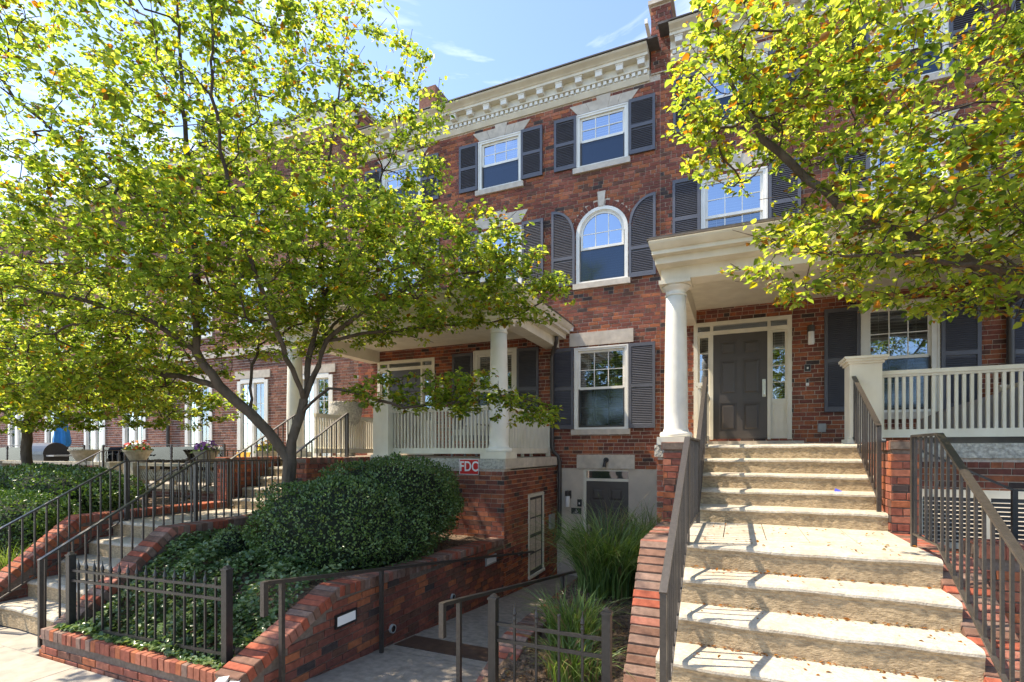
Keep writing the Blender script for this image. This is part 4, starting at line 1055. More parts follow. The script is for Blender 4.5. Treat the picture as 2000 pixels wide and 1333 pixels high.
def balustrade(label, x0, x1, y, zb, zt):
    root = thing('stone_balustrade', label, 'balustrade', ((x0 + x1) / 2, y, zb))
    BX('cap', M['bowl'], root, x0, x1, y - .11, y + .11, zt - .07, zt); BX('base', M['bowl'], root, x0, x1, y - .1, y + .1, zb, zb + .1)
    n = int((x1 - x0) / .55)
    for i in range(n):
        a = x0 + (x1 - x0) * i / n; b = x0 + (x1 - x0) * (i + 1) / n; mb = MB(); s = 1 if i % 2 else -1
        for k in range(7):
            t = (k + .5) / 7; xc = a + (b - a) * t; L = .11
            mb.obox((xc, y, (zb + zt) / 2 + .015), (.016, 0, -.016 * s), (0, .04, 0), (.10 * s, 0, .12))
        mb.box(a, a + .035, y - .05, y + .05, zb + .1, zt - .07); mb.build('lattice_panel', M['bowl'], root)
    for x in (x0 - .16, x1 + .16): mb = MB(); mb.box(x - .19, x + .19, y - .19, y + .19, zb - .25, zt + .01); mb.box(x - .22, x + .22, y - .22, y + .22, zb - .36, zb - .25); mb.build('pier', M['bowl'], root)
    return root
balustrade('pierced cast stone balustrade on the terrace left of the left steps', -13.25, -9.6, 7.8, -.9, -.3)
balustrade('pierced cast stone balustrade on the terrace, far left beyond the grill', -19.5, -14.5, 7.8, -.9, -.3)
def glassrail(label, x0, x1, y):
    root = thing('glass_railing', label, 'railing', ((x0 + x1) / 2, y, -.88), 'glass terrace railings'); n = int((x1 - x0) / .9)
    for i in range(n + 1): x = x0 + (x1 - x0) * i / n; BX('post', M['gutter'], root, x - .025, x + .025, y - .025, y + .025, -.88, .16)
    for i in range(n): a = x0 + (x1 - x0) * i / n; BX('glass_pane', M['clear'], root, a + .05, a + (x1 - x0) / n - .05, y - .005, y + .005, -.7, .1)
    mb = MB(); mb.bar((x0, y, .16), (x1, y, .16), .04, .02); mb.build('top_rail', M['gutter'], root)
glassrail('glass panel railing in front of the brown house door', -17.6, -12.3, 9.3)
glassrail('glass panel railing at the far left edge by the blue umbrella', -25, -18.6, 9.3)

def leaf_arrays(P, A, Nn, size, wr):
    A = A / np.linalg.norm(A, axis=1)[:, None]
    S = np.cross(A, Nn); S /= (np.linalg.norm(S, axis=1)[:, None] + 1e-9)
    U = np.cross(S, A)
    s = size[:, None]; w = wr
    V = np.stack([P, P + A * s * .28 + S * s * w * .46 + U * s * .07, P + A * s * .62 + S * s * w * .36 + U * s * .06, P + A * s - U * s * .10,
                  P + A * s * .62 - S * s * w * .36 + U * s * .06, P + A * s * .28 - S * s * w * .46 + U * s * .07], axis=1)
    return V
def leaf_object(name, P, A, Nn, size, mats, mi, parent=None, wr=.75, kind='stuff', singles=0, single_name='leaf'):
    V = leaf_arrays(P, A, Nn, size, wr); base = np.array(wloc(parent)) if parent is not None else np.zeros(3)
    N = len(P); keep = np.ones(N, bool)
    if singles:
        dist = np.linalg.norm(P, axis=1) / size
        # only the ones inside the picture
        c, s = math.cos(YAW), math.sin(YAW)
        dd = -s * P[:, 0] + c * P[:, 1]; u = (c * P[:, 0] + s * P[:, 1]) / dd; v = P[:, 2] / dd
        vis = (dd > .3) & (np.abs(u) < .99) & (v < .87) & (v > -.45)
        dist = np.where(vis, dist, 1e9)
        idx = np.argsort(dist)[:singles]; keep[idx] = False
        for i in idx:
            v = (V[i] - P[i]); me = mesh_from(single_name, [tuple(q) for q in v], [(0, 1, 2, 3), (0, 3, 4, 5)], [mats[mi[i]]])
            o = bpy.data.objects.new(single_name, me); o.location = P[i] - base; link(o, parent)
    V = V[keep] - base; m2 = mi[keep]; n = len(V)
    me = bpy.data.meshes.new(name)
    me.vertices.add(n * 6); me.vertices.foreach_set('co', V.reshape(-1).astype(np.float32))
    b = (np.arange(n) * 6)[:, None]
    loops = (b + np.array([0, 1, 2, 3, 0, 3, 4, 5])[None, :]).reshape(-1)
    me.loops.add(n * 8); me.loops.foreach_set('vertex_index', loops.astype(np.int32))
    me.polygons.add(n * 2); me.polygons.foreach_set('loop_start', (np.arange(n * 2) * 4).astype(np.int32)); me.polygons.foreach_set('loop_total', np.full(n * 2, 4, np.int32))
    for m in mats: me.materials.append(m)
    me.polygons.foreach_set('material_index', np.repeat(m2, 2).astype(np.int32))
    me.update(calc_edges=True)
    o = bpy.data.objects.new(name, me); link(o, parent)
    if kind: o['kind'] = kind
    return o
def rnd_dir(n, rng): v = rng.normal(size=(n, 3)); return v / np.linalg.norm(v, axis=1)[:, None]

# ------------------------------------------------------------------ trees
CY, SY = math.cos(YAW), math.sin(YAW)
def V3(lat, dep, z): return np.array([-SY * dep + CY * lat, CY * dep + SY * lat, z])   # lateral/forward axes of the street front
def in_ell(p, ells):
    for (c, r) in ells:
        d = p - c; l = d[0] * CY + d[1] * SY; f = -d[0] * SY + d[1] * CY
        if (l / r[0]) ** 2 + (f / r[1]) ** 2 + (d[2] / r[2]) ** 2 < 1: return True
    return False
def tree(name, label, base, limbs, ells, n_attr, n_leaf, leaf_size, weights, seed, trunk_r, singles=0, keepout=None, sprig=.17, group=None, leafmats=None, cat='tree', tip=.0034, spread=.07, ew=None, flat=.5):
    rng = np.random.default_rng(seed)
    root = thing(name, label, cat, tuple(base), group)
    pos = []; par = []
    def addpath(pts, start):
        cur = start
        for p in pts:
            p = np.array(p, float)
            if cur is not None:
                d = p - pos[cur]; L = np.linalg.norm(d); k = max(1, int(L / .16)); p0 = pos[cur].copy()
                for q in range(1, k + 1):
                    w = p0 + d * q / k + (rng.normal(size=3) * .012 if q < k else 0)
                    pos.append(w); par.append(cur); cur = len(pos) - 1
            else: pos.append(p); par.append(-1); cur = 0
        return cur
    ends = {}
    for key, start, pts in limbs:
        if start is None: s = None
        else:
            q = np.array(start, float); s = int(np.argmin([np.linalg.norm(w - q) for w in pos]))
        addpath(pts, s)
    A = []
    lo = np.min([c - max(r) for c, r in ells], axis=0); hi = np.max([c + max(r) for c, r in ells], axis=0)
    vol = np.array([(r[0] * r[1] * r[2]) ** .75 for c, r in ells]) if ew is None else np.array(ew, float)
    vol /= vol.sum()
    while len(A) < n_attr:
        c, r = ells[rng.choice(len(ells), p=vol)]; q = rnd_dir(1, rng)[0] * rng.random() ** (1 / 2.7)
        p = c + np.array([CY * q[0] * r[0] - SY * q[1] * r[1], SY * q[0] * r[0] + CY * q[1] * r[1], q[2] * r[2]])
        if not (keepout and keepout(p)): A.append(p)
    A = np.array(A)
    skel = np.array(pos)
    d0 = np.min(np.linalg.norm(A[:, None, :] - skel[None, ::2, :], axis=2), axis=1)
    order = np.argsort(d0)
    cap = len(pos) + n_attr * 14; buf = np.zeros((cap, 3)); buf[:len(pos)] = skel; cnt = len(pos)
    rootp = skel[0]
    for i in order:
        p = A[i]; d = np.linalg.norm(buf[:cnt] - p, axis=1)
        up = np.maximum(0, buf[:cnt, 2] - p[2]) * .5
        j = int(np.argmin(d + up)); q = buf[j].copy(); L = d[j]
        if L < .05: continue
        pj = par[j]; dirp = (q - buf[pj]) if pj >= 0 else np.array([0, 0, 1.]); dirp = dirp / (np.linalg.norm(dirp) + 1e-9)
        ctl = q + dirp * L * .35 + rng.normal(size=3) * L * .06; k = max(2, min(13, int(L / .13))); cur = j
        for s in range(1, k + 1):
            t = s / k; w = (1 - t) ** 2 * q + 2 * t * (1 - t) * ctl + t * t * p + (rng.normal(size=3) * .008 if s < k else 0)
            if cnt >= cap: break
            buf[cnt] = w; par.append(cur); cur = cnt; cnt += 1
    pos = buf[:cnt]; par = np.array(par[:cnt])
    acc = np.zeros(cnt); nch = np.zeros(cnt, int)
    ex = 2.35
    for i in range(cnt - 1, 0, -1):
        if acc[i] == 0: acc[i] = tip ** ex
        acc[par[i]] += acc[i]; nch[par[i]] += 1
    rad = acc ** (1 / ex); sc = trunk_r / rad[0]
    rad = np.where(rad > .012, .012 + (rad - .012) * max(.2, (trunk_r - .012) / max(1e-6, rad[0] - .012)), rad)
    def seg_mesh(nm, sel, n):
        I = np.nonzero(sel)[0]; pp = pos[par[I]]; qq = pos[I]; D = qq - pp; D /= (np.linalg.norm(D, axis=1)[:, None] + 1e-9)
        gp = par[par[I]]; Dp = np.where((gp >= 0)[:, None], pp - pos[np.maximum(gp, 0)], D); Dp = Dp / (np.linalg.norm(Dp, axis=1)[:, None] + 1e-9)
        big = rad[par[I]] < rad[I] * 1.35
        D0 = np.where(big[:, None], Dp, D)
        r0 = np.where(big, rad[par[I]], rad[I] * 1.25); r1 = rad[I]
        ref = np.tile(np.array([.31, .17, .935]), (len(I), 1))
        def frame(D):
            a = np.cross(D, ref); a /= (np.linalg.norm(a, axis=1)[:, None] + 1e-9); return a, np.cross(D, a)
        t = 2 * np.pi * np.arange(n) / n
        a, c = frame(D0); V0 = pp[:, None, :] + r0[:, None, None] * (np.cos(t)[None, :, None] * a[:, None, :] + np.sin(t)[None, :, None] * c[:, None, :])
        a, c = frame(D); V1 = qq[:, None, :] + r1[:, None, None] * (np.cos(t)[None, :, None] * a[:, None, :] + np.sin(t)[None, :, None] * c[:, None, :])
        V = np.concatenate([V0, V1], axis=1).reshape(-1, 3) - np.array(base)
        b = (np.arange(len(I)) * 2 * n)[:, None, None]; k = np.arange(n); k2 = (k + 1) % n
        F = (b + np.stack([k, k2, n + k2, n + k], axis=1)[None]).reshape(-1, 4)
        me = mesh_from(nm, V.tolist(), F.tolist(), [M['bark'] if n > 5 else M['barkfine']], None, True)
        return link(bpy.data.objects.new(nm, me), root)
    nz_ = np.arange(cnt) > 0
    seg_mesh('trunk', nz_ & (rad > .022), 10); seg_mesh('branches', nz_ & (rad <= .022) & (rad > .0075), 5)['kind'] = 'stuff'
    if (nz_ & (rad <= .0075)).any(): seg_mesh('twigs', nz_ & (rad <= .0075), 3)['kind'] = 'stuff'
    # foliage along the fine twigs
    I = np.nonzero(nz_ & (rad < tip * 2.1))[0]
    per = 4; ns = n_leaf // per; n_leaf = ns * per
    pick_ = rng.choice(I, ns); t = rng.random(ns)[:, None]
    C = pos[par[pick_]] * (1 - t) + pos[pick_] * t + rnd_dir(ns, rng) * np.array([1, 1, flat]) * (rng.random(ns) ** .7 * spread)[:, None]
    tw_dir = pos[pick_] - pos[par[pick_]]; tw_dir /= (np.linalg.norm(tw_dir, axis=1)[:, None] + 1e-9)
    tilt = np.array([0, 0, 1.]) + rng.normal(size=(ns, 3)) * .34
    C = np.repeat(C, per, 0); tw_dir = np.repeat(tw_dir, per, 0); pick_ = np.repeat(pick_, per)
    rad_ = rng.normal(size=(n_leaf, 3)) * np.array([1, 1, .25]); rad_ /= np.linalg.norm(rad_, axis=1)[:, None]
    B = C + rad_ * leaf_size * .3 + tw_dir * (rng.random(n_leaf)[:, None] - .5) * leaf_size
    Ax = rad_ + tw_dir * .35 + np.array([0, 0, -.3]) + rng.normal(size=(n_leaf, 3)) * .2
    Nn = np.repeat(tilt, per, 0) + rng.normal(size=(n_leaf, 3)) * .28
    size = leaf_size * np.clip(rng.lognormal(0, .34, n_leaf), .4, 1.9)
    mi = rng.choice(len(weights), n_leaf, p=np.array(weights) / sum(weights))
    if keepout:
        ok = np.array([not keepout(p) for p in B]); B, Ax, Nn, size, mi = B[ok], Ax[ok], Nn[ok], size[ok], mi[ok]
    leaf_object('foliage', B, Ax, Nn, size, leafmats or LEAF, mi, root, singles=singles)
    return root

b = np.array([-5.58, 5.2, -1.5])
def L(lat, dep, z): return b * np.array([1, 1, 0]) + np.array([CY * lat - SY * dep, SY * lat + CY * dep, z])
limbsA = [('t', None, [b, L(-.02, 0, -.6), L(.0, 0, -.15), L(.02, 0, .12)]),
          ('l', L(0, 0, -.1), [L(-.25, -.1, .25), L(-.85, -.2, .85), L(-1.1, -.3, 1.3), L(-1.5, -.5, 1.62), L(-2.1, -.8, 1.8), L(-3.1, -1.0, 2.0)]),
          ('l2', L(-.85, -.2, .85), [L(-1.6, .3, 1.02), L(-2.4, .6, 1.2), L(-3.4, .9, 1.35)]),
          ('l3', L(-.55, -.15, .55), [L(-.62, .2, 1.2), L(-.6, .35, 1.5), L(.1, .5, 1.95), L(.9, .7, 2.6)]),
          ('l4', L(-1.1, -.3, 1.3), [L(-1.15, -.2, 2.4), L(-1.25, -.2, 3.6), L(-1.3, -.3, 5.0), L(-1.35, -.3, 6.2)]),
          ('l5', L(-1.2, -.2, 2.9), [L(-2.0, -.6, 3.4), L(-2.9, -.9, 4.2), L(-3.6, -1.0, 5.2)]),
          ('c', L(.02, 0, .1), [L(.15, .1, .7), L(.2, .2, 1.4), L(.35, .3, 2.2), L(.3, .3, 3.2), L(.45, .4, 4.6), L(.6, .5, 6.0)]),
          ('c2', L(.15, .1, .7), [L(.05, -.6, 1.6), L(-.1, -1.2, 2.6), L(-.2, -1.5, 3.8), L(-.2, -1.5, 5.0)]),
          ('c3', L(.35, .3, 2.2), [L(.95, .2, 3.3), L(1.4, .3, 4.4), L(1.7, .3, 5.3)]),
          ('r', L(.15, .1, .6), [L(.5, .0, 1.5), L(1.1, -.1, 1.95), L(1.9, -.1, 2.3), L(2.7, .1, 2.5), L(3.4, .1, 2.7)]),
          ('r2', L(.5, 0, 1.5), [L(1.2, .4, 1.72), L(2.2, .6, 1.85), L(3.0, .6, 1.95), L(3.6, .4, 2.2)]),
          ('r3', L(.15, .05, .5), [L(.6, -.2, .82), L(1.1, -.3, .72), L(1.6, -.3, .55), L(2.2, -.25, .62), L(3.0, -.1, .75), L(3.55, 0, .55)]),
          ('bk', L(.2, .2, 1.4), [L(.3, 1.0, 2.0), L(.4, 1.8, 2.6), L(.3, 2.2, 3.6)])]
E_ = [(L(-1.0, 0, 4.3), (3.2, 2.5, 2.7)), (L(-.5, 0, 2.35), (3.8, 2.4, 1.05)), (L(-1.9, -.2, 2.5), (3.4, 2.1, 1.5)), (L(1.7, .1, 2.5), (2.1, 1.7, .85)), (L(-3.2, .2, 1.3), (1.6, 1.4, .75)), (L(2.0, -.15, .78), (1.35, .6, .34)), (L(3.25, 0, .5), (.5, .35, .22)), (L(3.0, .1, 2.2), (.85, .8, .6)), (L(-2.9, .2, 1.0), (1.9, 1.3, .5))]
def koA(p):
    if p[1] > 7.15 and p[2] < 2.9: return True
    l = (p[0] - b[0]) * CY + (p[1] - b[1]) * SY
    if l > .4 and 1.15 < p[2] < 1.55 + .06 * l: return True
    if -1.5 < l < .5 and p[2] < 1.0: return True
    return False
tree('street_tree', 'spreading young tree with yellow green leaves in the ivy bed', b, limbsA, E_, 4800, 112000, .053, [36, 40, 14, 7, 2.5, 2], 3, .088, singles=300, keepout=koA, ew=[38, 32, 13, 9, 7, 2.6, .8, 3, 8], spread=.16)

b2 = V3(5.0, 3.9, -2.0)
def L(lat, dep, z): return b2 * np.array([1, 1, 0]) + np.array([CY * lat - SY * dep, SY * lat + CY * dep, z])
limbsB = [('t', None, [b2, L(0, 0, -.4), L(-.05, 0, .6)]),
          ('a', L(0, 0, .3), [L(-.6, .1, 1.0), L(-1.5, .2, 1.6), L(-2.2, .3, 1.9), L(-2.9, .4, 2.6), L(-3.3, .4, 3.3)]),
          ('b', L(0, 0, .5), [L(-.5, -.4, 1.6), L(-1.2, -.7, 2.4), L(-2.1, -.8, 3.0), L(-2.9, -.6, 3.6)]),
          ('c', L(0, 0, .6), [L(-.1, .1, 2.2), L(-.4, .2, 3.6), L(-.9, .2, 4.8)]),
          ('d', L(-.6, .1, 1.0), [L(-1.4, -.3, 1.25), L(-2.2, -.3, 1.35), L(-2.9, 0, 1.5)]),
          ('e', L(-1.5, .2, 1.6), [L(-2.2, .8, 1.8), L(-2.9, 1.0, 2.1)]),
          ('f', L(0, 0, .5), [L(.7, .5, 1.8), L(1.5, .8, 3.0)])]
EB = [(L(-1.3, 0, 3.5), (2.35, 2.2, 2.0)), (L(-1.3, 0, 1.75), (2.2, 1.3, .72)), (L(-2.75, .4, 3.05), (1.0, 1.0, .75)), (L(.8, .3, 3.0), (1.6, 1.6, 1.6))]
def koB(p):
    d = -SY * p[0] + CY * p[1]
    if d < 1.5: return True
    l = (p[0] - b2[0]) * CY + (p[1] - b2[1]) * SY
    if l < -2.75 and 1.62 < p[2] < 2.5: return True
    return p[1] > 7.0
tree('street_tree', 'leafy branches of a tree overhanging from the right edge above the porch', b2, limbsB, EB, 2700, 50000, .046, [30, 40, 12, 10, 6, 4], 8, .085, singles=300, keepout=koB, ew=[46, 26, 9, 16], spread=.15)

b3 = np.array([-13.2, 5.6, -1.4])
def L(lat, dep, z): return b3 * np.array([1, 1, 0]) + np.array([CY * lat - SY * dep, SY * lat + CY * dep, z])
tree('street_tree', 'smaller tree with dull green leaves at the far left behind the hedge', b3, [('t', None, [b3, L(0, 0, .4), L(.05, 0, 1.0)]), ('a', L(0, 0, .4), [L(-.8, 0, 1.1), L(-1.6, .2, 1.6)]), ('b', L(0, 0, .5), [L(.8, -.2, 1.1), L(1.7, -.3, 1.3)]), ('c', L(0, 0, 1), [L(.1, .3, 2), L(.2, .3, 3.4)])],
     [(L(0, 0, 2.2), (3.0, 2.0, 1.7)), (L(.4, -.2, 1.0), (2.6, 1.4, .7)), (L(2.2, 0, .95), (2.4, 1.3, .6))], 1200, 36000, .062, [40, 26, 26, 6, 1, 1], 12, .09, spread=.15)
for k, (bx_, by_, h, lab) in enumerate(((-7.5, -14.5, 7.5, 'tall'), (-.5, -15.5, 8.5, 'broad'), (6.5, -14.0, 7.0, 'rounded'))):
    bb = np.array([bx_, by_, -2.1])
    tree('street_tree', lab + ' tree on the far side of the street', bb, [('t', None, [bb, bb + [0, 0, 2], bb + [.1, 0, h * .6]])], [(bb + np.array([0, 0, h * .62]), (3.0, 3.0, h * .42))], 90, 2600, .26, [50, 20, 26, 2, 1, 1], 40 + k, .16, tip=.01, spread=.35)

# ------------------------------------------------------------------ shrubs, hedges, ground cover, grasses
def shrub(name, label, blobs, n, size, mats, weights, seed, cat='shrub', expo=2.6, group=None, lum=.06):
    rng = np.random.default_rng(seed)
    c0 = np.mean([b[0] for b in blobs], axis=0); zb = min(b[0][2] - b[1][2] for b in blobs)
    root = thing(name, label, cat, (c0[0], c0[1], zb), group)
    areas = np.array([b[1][0] * b[1][1] + b[1][1] * b[1][2] + b[1][0] * b[1][2] for b in blobs]); areas /= areas.sum()
    Ps, Ns = [], []; mb = MB()
    ph = rng.uniform(0, 6.3, 6)
    def bumps(d, c): return 1 + lum * (np.sin(7 * d[:, 0] + ph[0] + c[0]) * np.sin(6 * d[:, 1] + ph[1]) + np.sin(9 * d[:, 2] + ph[2] + 5 * d[:, 0])) + lum * .7 * np.sin(17 * d[:, 0] + 13 * d[:, 2] + ph[3]) * np.sin(15 * d[:, 1] + ph[4])
    def inside(P, skip, f=.93):
        m = np.zeros(len(P), bool)
        for k, (c, r) in enumerate(blobs):
            if k == skip: continue
            q = np.abs((P - np.array(c)) / (np.array(r) * f)); m |= (q ** expo).sum(1) < 1
        return m
    for k, (c, r) in enumerate(blobs):
        m = int(n * areas[k]); d = rnd_dir(m, rng); q = 1 / ((np.abs(d) ** expo).sum(1) ** (1 / expo))
        layer = 1 - np.abs(rng.normal(size=m)) * .06 + (rng.random(m) < .05) * rng.random(m) * .09
        P = np.array(c) + d * (q * bumps(d, c) * layer)[:, None] * np.array(r)
        ok = ~inside(P, k); P = P[ok]; d = d[ok]
        nn = d * np.abs(d) ** (expo - 2) / np.array(r); nn /= np.linalg.norm(nn, axis=1)[:, None]
        Ps.append(P); Ns.append(nn)
        # solid near-black body inside the leaves
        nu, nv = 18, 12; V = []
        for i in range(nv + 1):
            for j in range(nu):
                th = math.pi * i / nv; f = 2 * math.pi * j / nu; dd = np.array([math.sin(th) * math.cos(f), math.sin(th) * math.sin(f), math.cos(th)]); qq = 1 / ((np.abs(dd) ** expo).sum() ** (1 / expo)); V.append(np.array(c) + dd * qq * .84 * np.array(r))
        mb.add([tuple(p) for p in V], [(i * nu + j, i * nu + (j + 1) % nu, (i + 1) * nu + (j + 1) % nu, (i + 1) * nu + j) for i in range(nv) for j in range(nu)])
    mb.build('inner_body', M['core'], root)
    P = np.concatenate(Ps); nn = np.concatenate(Ns); N = len(P)
    Ax = nn * .55 + rng.normal(size=(N, 3)) * .6 + np.array([0, 0, .35]); Nn = nn + rng.normal(size=(N, 3)) * .6
    mi = rng.choice(len(weights), N, p=np.array(weights) / sum(weights))
    leaf_object('foliage', P, Ax, Nn, size * rng.uniform(.6, 1.35, N), mats, mi, root, wr=.62)
    return root
A3 = lambda *q: np.array(q, float)
shrub('evergreen_shrub', 'big rounded dark green shrub between the ramp wall and porch', [(A3(-4.62, 4.95, -.98), A3(.93, .82, .62)), (A3(-4.55, 6.0, -.76), A3(.92, .98, .64)), (A3(-4.62, 6.85, -.8), A3(.7, .5, .52)), (A3(-4.1, 5.4, -1.08), A3(.5, .8, .4))], 56000, .034, HEDGE, [36, 28, 36], 61, lum=.05)
shrub('boxwood_shrub', 'small upright light green shrub beside the big dark shrub', [(A3(-5.62, 4.35, -1.2), A3(.2, .2, .27))], 1500, .035, IVY, [40, 10, 50], 62, expo=2)
shrub('clipped_hedge', 'clipped green hedge at the left edge behind the stair railing', [(A3(-11.45, 5.2, -.85), A3(1.9, .7, .53))], 17000, .05, HEDGE, [40, 30, 30], 63, expo=4, cat='hedge')
shrub('clipped_hedge', 'lower front hedge at the far left beside the sloped brick wall', [(A3(-10.35, 4.15, -1.12), A3(1.25, .5, .46))], 12000, .045, HEDGE, [40, 40, 20], 64, expo=3.4, cat='hedge')

def ivy():
    rng = np.random.default_rng(71); n = 26000
    x = rng.uniform(-6.25, -3.82, n); y = 2.9 + rng.random(n) ** 1.25 * 2.6
    # cover density falls off to the right and back
    dens = np.clip(1.25 - ((x + 6.25) / 2.43) * .35 - np.maximum(0, y - 4.0) * .55, 0, 1) * (0.55 + .45 * (np.sin(4.1 * x + 2 * y) * np.sin(3.3 * y - x) > -.45))
    dens = np.where((x > -4.35) & (y > 3.5), dens * .35, dens)
    k = rng.random(n) < dens; x, y = x[k], y[k]; n = len(x)
    hgt = np.maximum(0, .12 + .11 * np.sin(5.2 * x + 1) * np.sin(4.7 * y) + .07 * np.sin(11 * x + 3 * y)) * np.clip((y - 2.88) / .25, .2, 1)
    z = np.array([bedA(a, c) if c > 3.0 else -1.80 for a, c in zip(x, y)]) + .015 + hgt * rng.random(n) ** .5
    P = np.stack([x, y, z], 1); Nn = np.array([0, -.35, 1.]) + rng.normal(size=(n, 3)) * .45; Ax = rng.normal(size=(n, 3)) * np.array([1, 1, .35])
    o = leaf_object('ground_cover', P, Ax, Nn, .045 * rng.uniform(.6, 1.4, n), IVY, rng.choice(3, n, p=[.42, .2, .38]), None, wr=.8)
    o['label'] = 'leafy green ivy ground cover in the planting bed'; o['category'] = 'ground cover'
ivy()

def grass_clump(label, c, n, h, spread, lean, seed, wts=(40, 22, 32, 6), wdt=.012, cat='grass'):
    rng = np.random.default_rng(seed); root = thing('ornamental_grass', label, cat, c); mb = MB()
    for i in range(n):
        a = rng.uniform(0, 6.283); r = spread * math.sqrt(rng.random()); x = c[0] + r * math.cos(a); y = c[1] + r * math.sin(a)
        a2 = a + rng.normal() * .7; H = h * rng.uniform(.55, 1.08); ln = lean * rng.uniform(.25, 1.35) * H; dx, dy = math.cos(a2), math.sin(a2)
        curve = rng.uniform(1.8, 3.4); w = wdt * rng.uniform(.6, 1.3); tw = rng.uniform(0, 3.14); sx, sy = math.cos(tw) * w / 2, math.sin(tw) * w / 2; k = 6; mi = pick(wts, R); b0 = len(mb.v)
        drop = rng.uniform(0, .5) * ln
        for s in range(k + 1):
            t = s / k; q = ln * t ** curve; zz = c[2] + H * (t - .12 * t ** 3) - drop * t ** 4; ww = (1 - t ** 2.2) + .04
            mb.v.append((x + dx * q - sx * ww, y + dy * q - sy * ww, zz)); mb.v.append((x + dx * q + sx * ww, y + dy * q + sy * ww, zz))
        for s in range(k): mb.f.append((b0 + 2 * s, b0 + 2 * s + 1, b0 + 2 * s + 3, b0 + 2 * s + 2)); mb.m.append(mi)
    o = mb.build('blades', GRASS, root, kind='stuff'); return root
grass_clump('tall arching clump of green grass in front of the basement door', (-1.44, 6.2, -1.72), 1200, 1.25, .36, .85, 81)
grass_clump('second tall grass clump against the steep coping wall', (-1.02, 7.0, -1.66), 520, 1.12, .24, .6, 82)
grass_clump('loose bright green grass tuft behind the short fence panel', (-1.42, 4.75, -1.86), 330, .68, .26, .7, 83, (44, 14, 34, 8))
grass_clump('low drooping grass tuft at the foot of the short fence', (-1.25, 4.15, -1.9), 240, .45, .24, .9, 84, (40, 16, 26, 18))
grass_clump('pale grass tuft at the far left below the hedge', (-9.0, 3.65, -1.7), 160, .6, .2, .8, 85, (30, 10, 50, 10))

def chips(label, f, box, n, seed, size=.03, mats=None, cat='mulch'):
    rng = np.random.default_rng(seed); x = rng.uniform(box[0], box[1], n); y = rng.uniform(box[2], box[3], n)
    z = np.array([f(a, c) for a, c in zip(x, y)]) + .012
    o = leaf_object('mulch', np.stack([x, y, z], 1), rng.normal(size=(n, 3)) * np.array([1, 1, .3]), np.array([0, 0, 1.]) + rng.normal(size=(n, 3)) * .4, size * rng.uniform(.5, 1.6, n), mats or [M['soil'], LEAF[5], GRASS[3]], rng.choice(3, n, p=[.45, .3, .25]), None, wr=.5)
    o['label'] = label; o['category'] = cat
chips('loose bark mulch and dry leaves in the grass planter', bedG, (-1.8, -.82, 3.75, 8), 2600, 91)
chips('loose bark mulch and dry leaves under the big shrub', bedA, (-5.6, -3.8, 3.1, 7.2), 3200, 92)

def litter_leaves():
    rng = np.random.default_rng(95); P = []
    for k in range(1, 6):
        yb = 4.72 - .35 * (k - 1); z = -.81 - .21 * k
        for _ in range(70): P.append((-.36 + 1.74 * rng.random(), yb + .015 - abs(rng.normal()) * .018, z + .008 + rng.random() * .01))
        for _ in range(16): P.append((-.36 + 1.74 * rng.random(), yb - .3 * rng.random(), z + .007))
    for _ in range(70): P.append((-.36 + 1.74 * rng.random(), 4.78 + 1.3 * rng.random() ** 1.5, -.80))
    P = np.array(P); n = len(P)
    o = leaf_object('fallen_leaves', P, rng.normal(size=(n, 3)) * np.array([1, .5, .25]), np.array([0, 0, 1.]) + rng.normal(size=(n, 3)) * .35, .028 * rng.uniform(.5, 1.4, n), [LEAF[4], LEAF[5], GRASS[3]], rng.choice(3, n, p=[.5, .35, .15]), None)
    o['label'] = 'dry orange leaves along the treads of the sunlit steps'; o['category'] = 'fallen leaves'
litter_leaves()

# ------------------------------------------------------------------ signs, lamps and small fittings
def text(parent, body, size, loc, rot, m, name='lettering', ext=.0015, offset=0, sx=1.0):
    cu = bpy.data.curves.new(name, 'FONT'); cu.body = body; cu.size = size; cu.extrude = ext; cu.offset = offset; cu.align_x = 'CENTER'; cu.align_y = 'CENTER'; cu.materials.append(m)
    o = bpy.data.objects.new(name, cu); link(o, parent); o.location = Vector(loc) - wloc(parent); o.rotation_euler = rot; o.scale = (sx, 1, 1)
    bpy.context.view_layer.update(); me = bpy.data.meshes.new_from_object(o.evaluated_get(bpy.context.evaluated_depsgraph_get()))
    n = bpy.data.objects.new(name, me); link(n, parent); n.location = o.location; n.rotation_euler = rot; n.scale = (sx, 1, 1); bpy.data.objects.remove(o); return n
fx0, fx1, fz0, fz1, fy = -4.365, -3.995, -.41, -.15, 7.715
r = thing('wall_sign', 'small red sign with white letters FDC under the porch ledge', 'sign', ((fx0 + fx1) / 2, fy, fz0))
BX('sign_plate', M['red'], r, fx0, fx1, fy, fy + .006, fz0, fz1)
mb = MB(); e = .012
for q in ((fx0, fx1, fz0, fz0 + .008), (fx0, fx1, fz1 - .008, fz1), (fx0, fx0 + .008, fz0 + .008, fz1 - .008), (fx1 - .008, fx1, fz0 + .008, fz1 - .008)): mb.box(q[0], q[1], fy - .003, fy - .0002, q[2], q[3])
mb.build('sign_border', M['signwhite'], r)
text(r, 'FDC', .235, ((fx0 + fx1) / 2, fy - .002, (fz0 + fz1) / 2), (RAD(90), 0, 0), M['signwhite'], offset=.004, sx=.80)

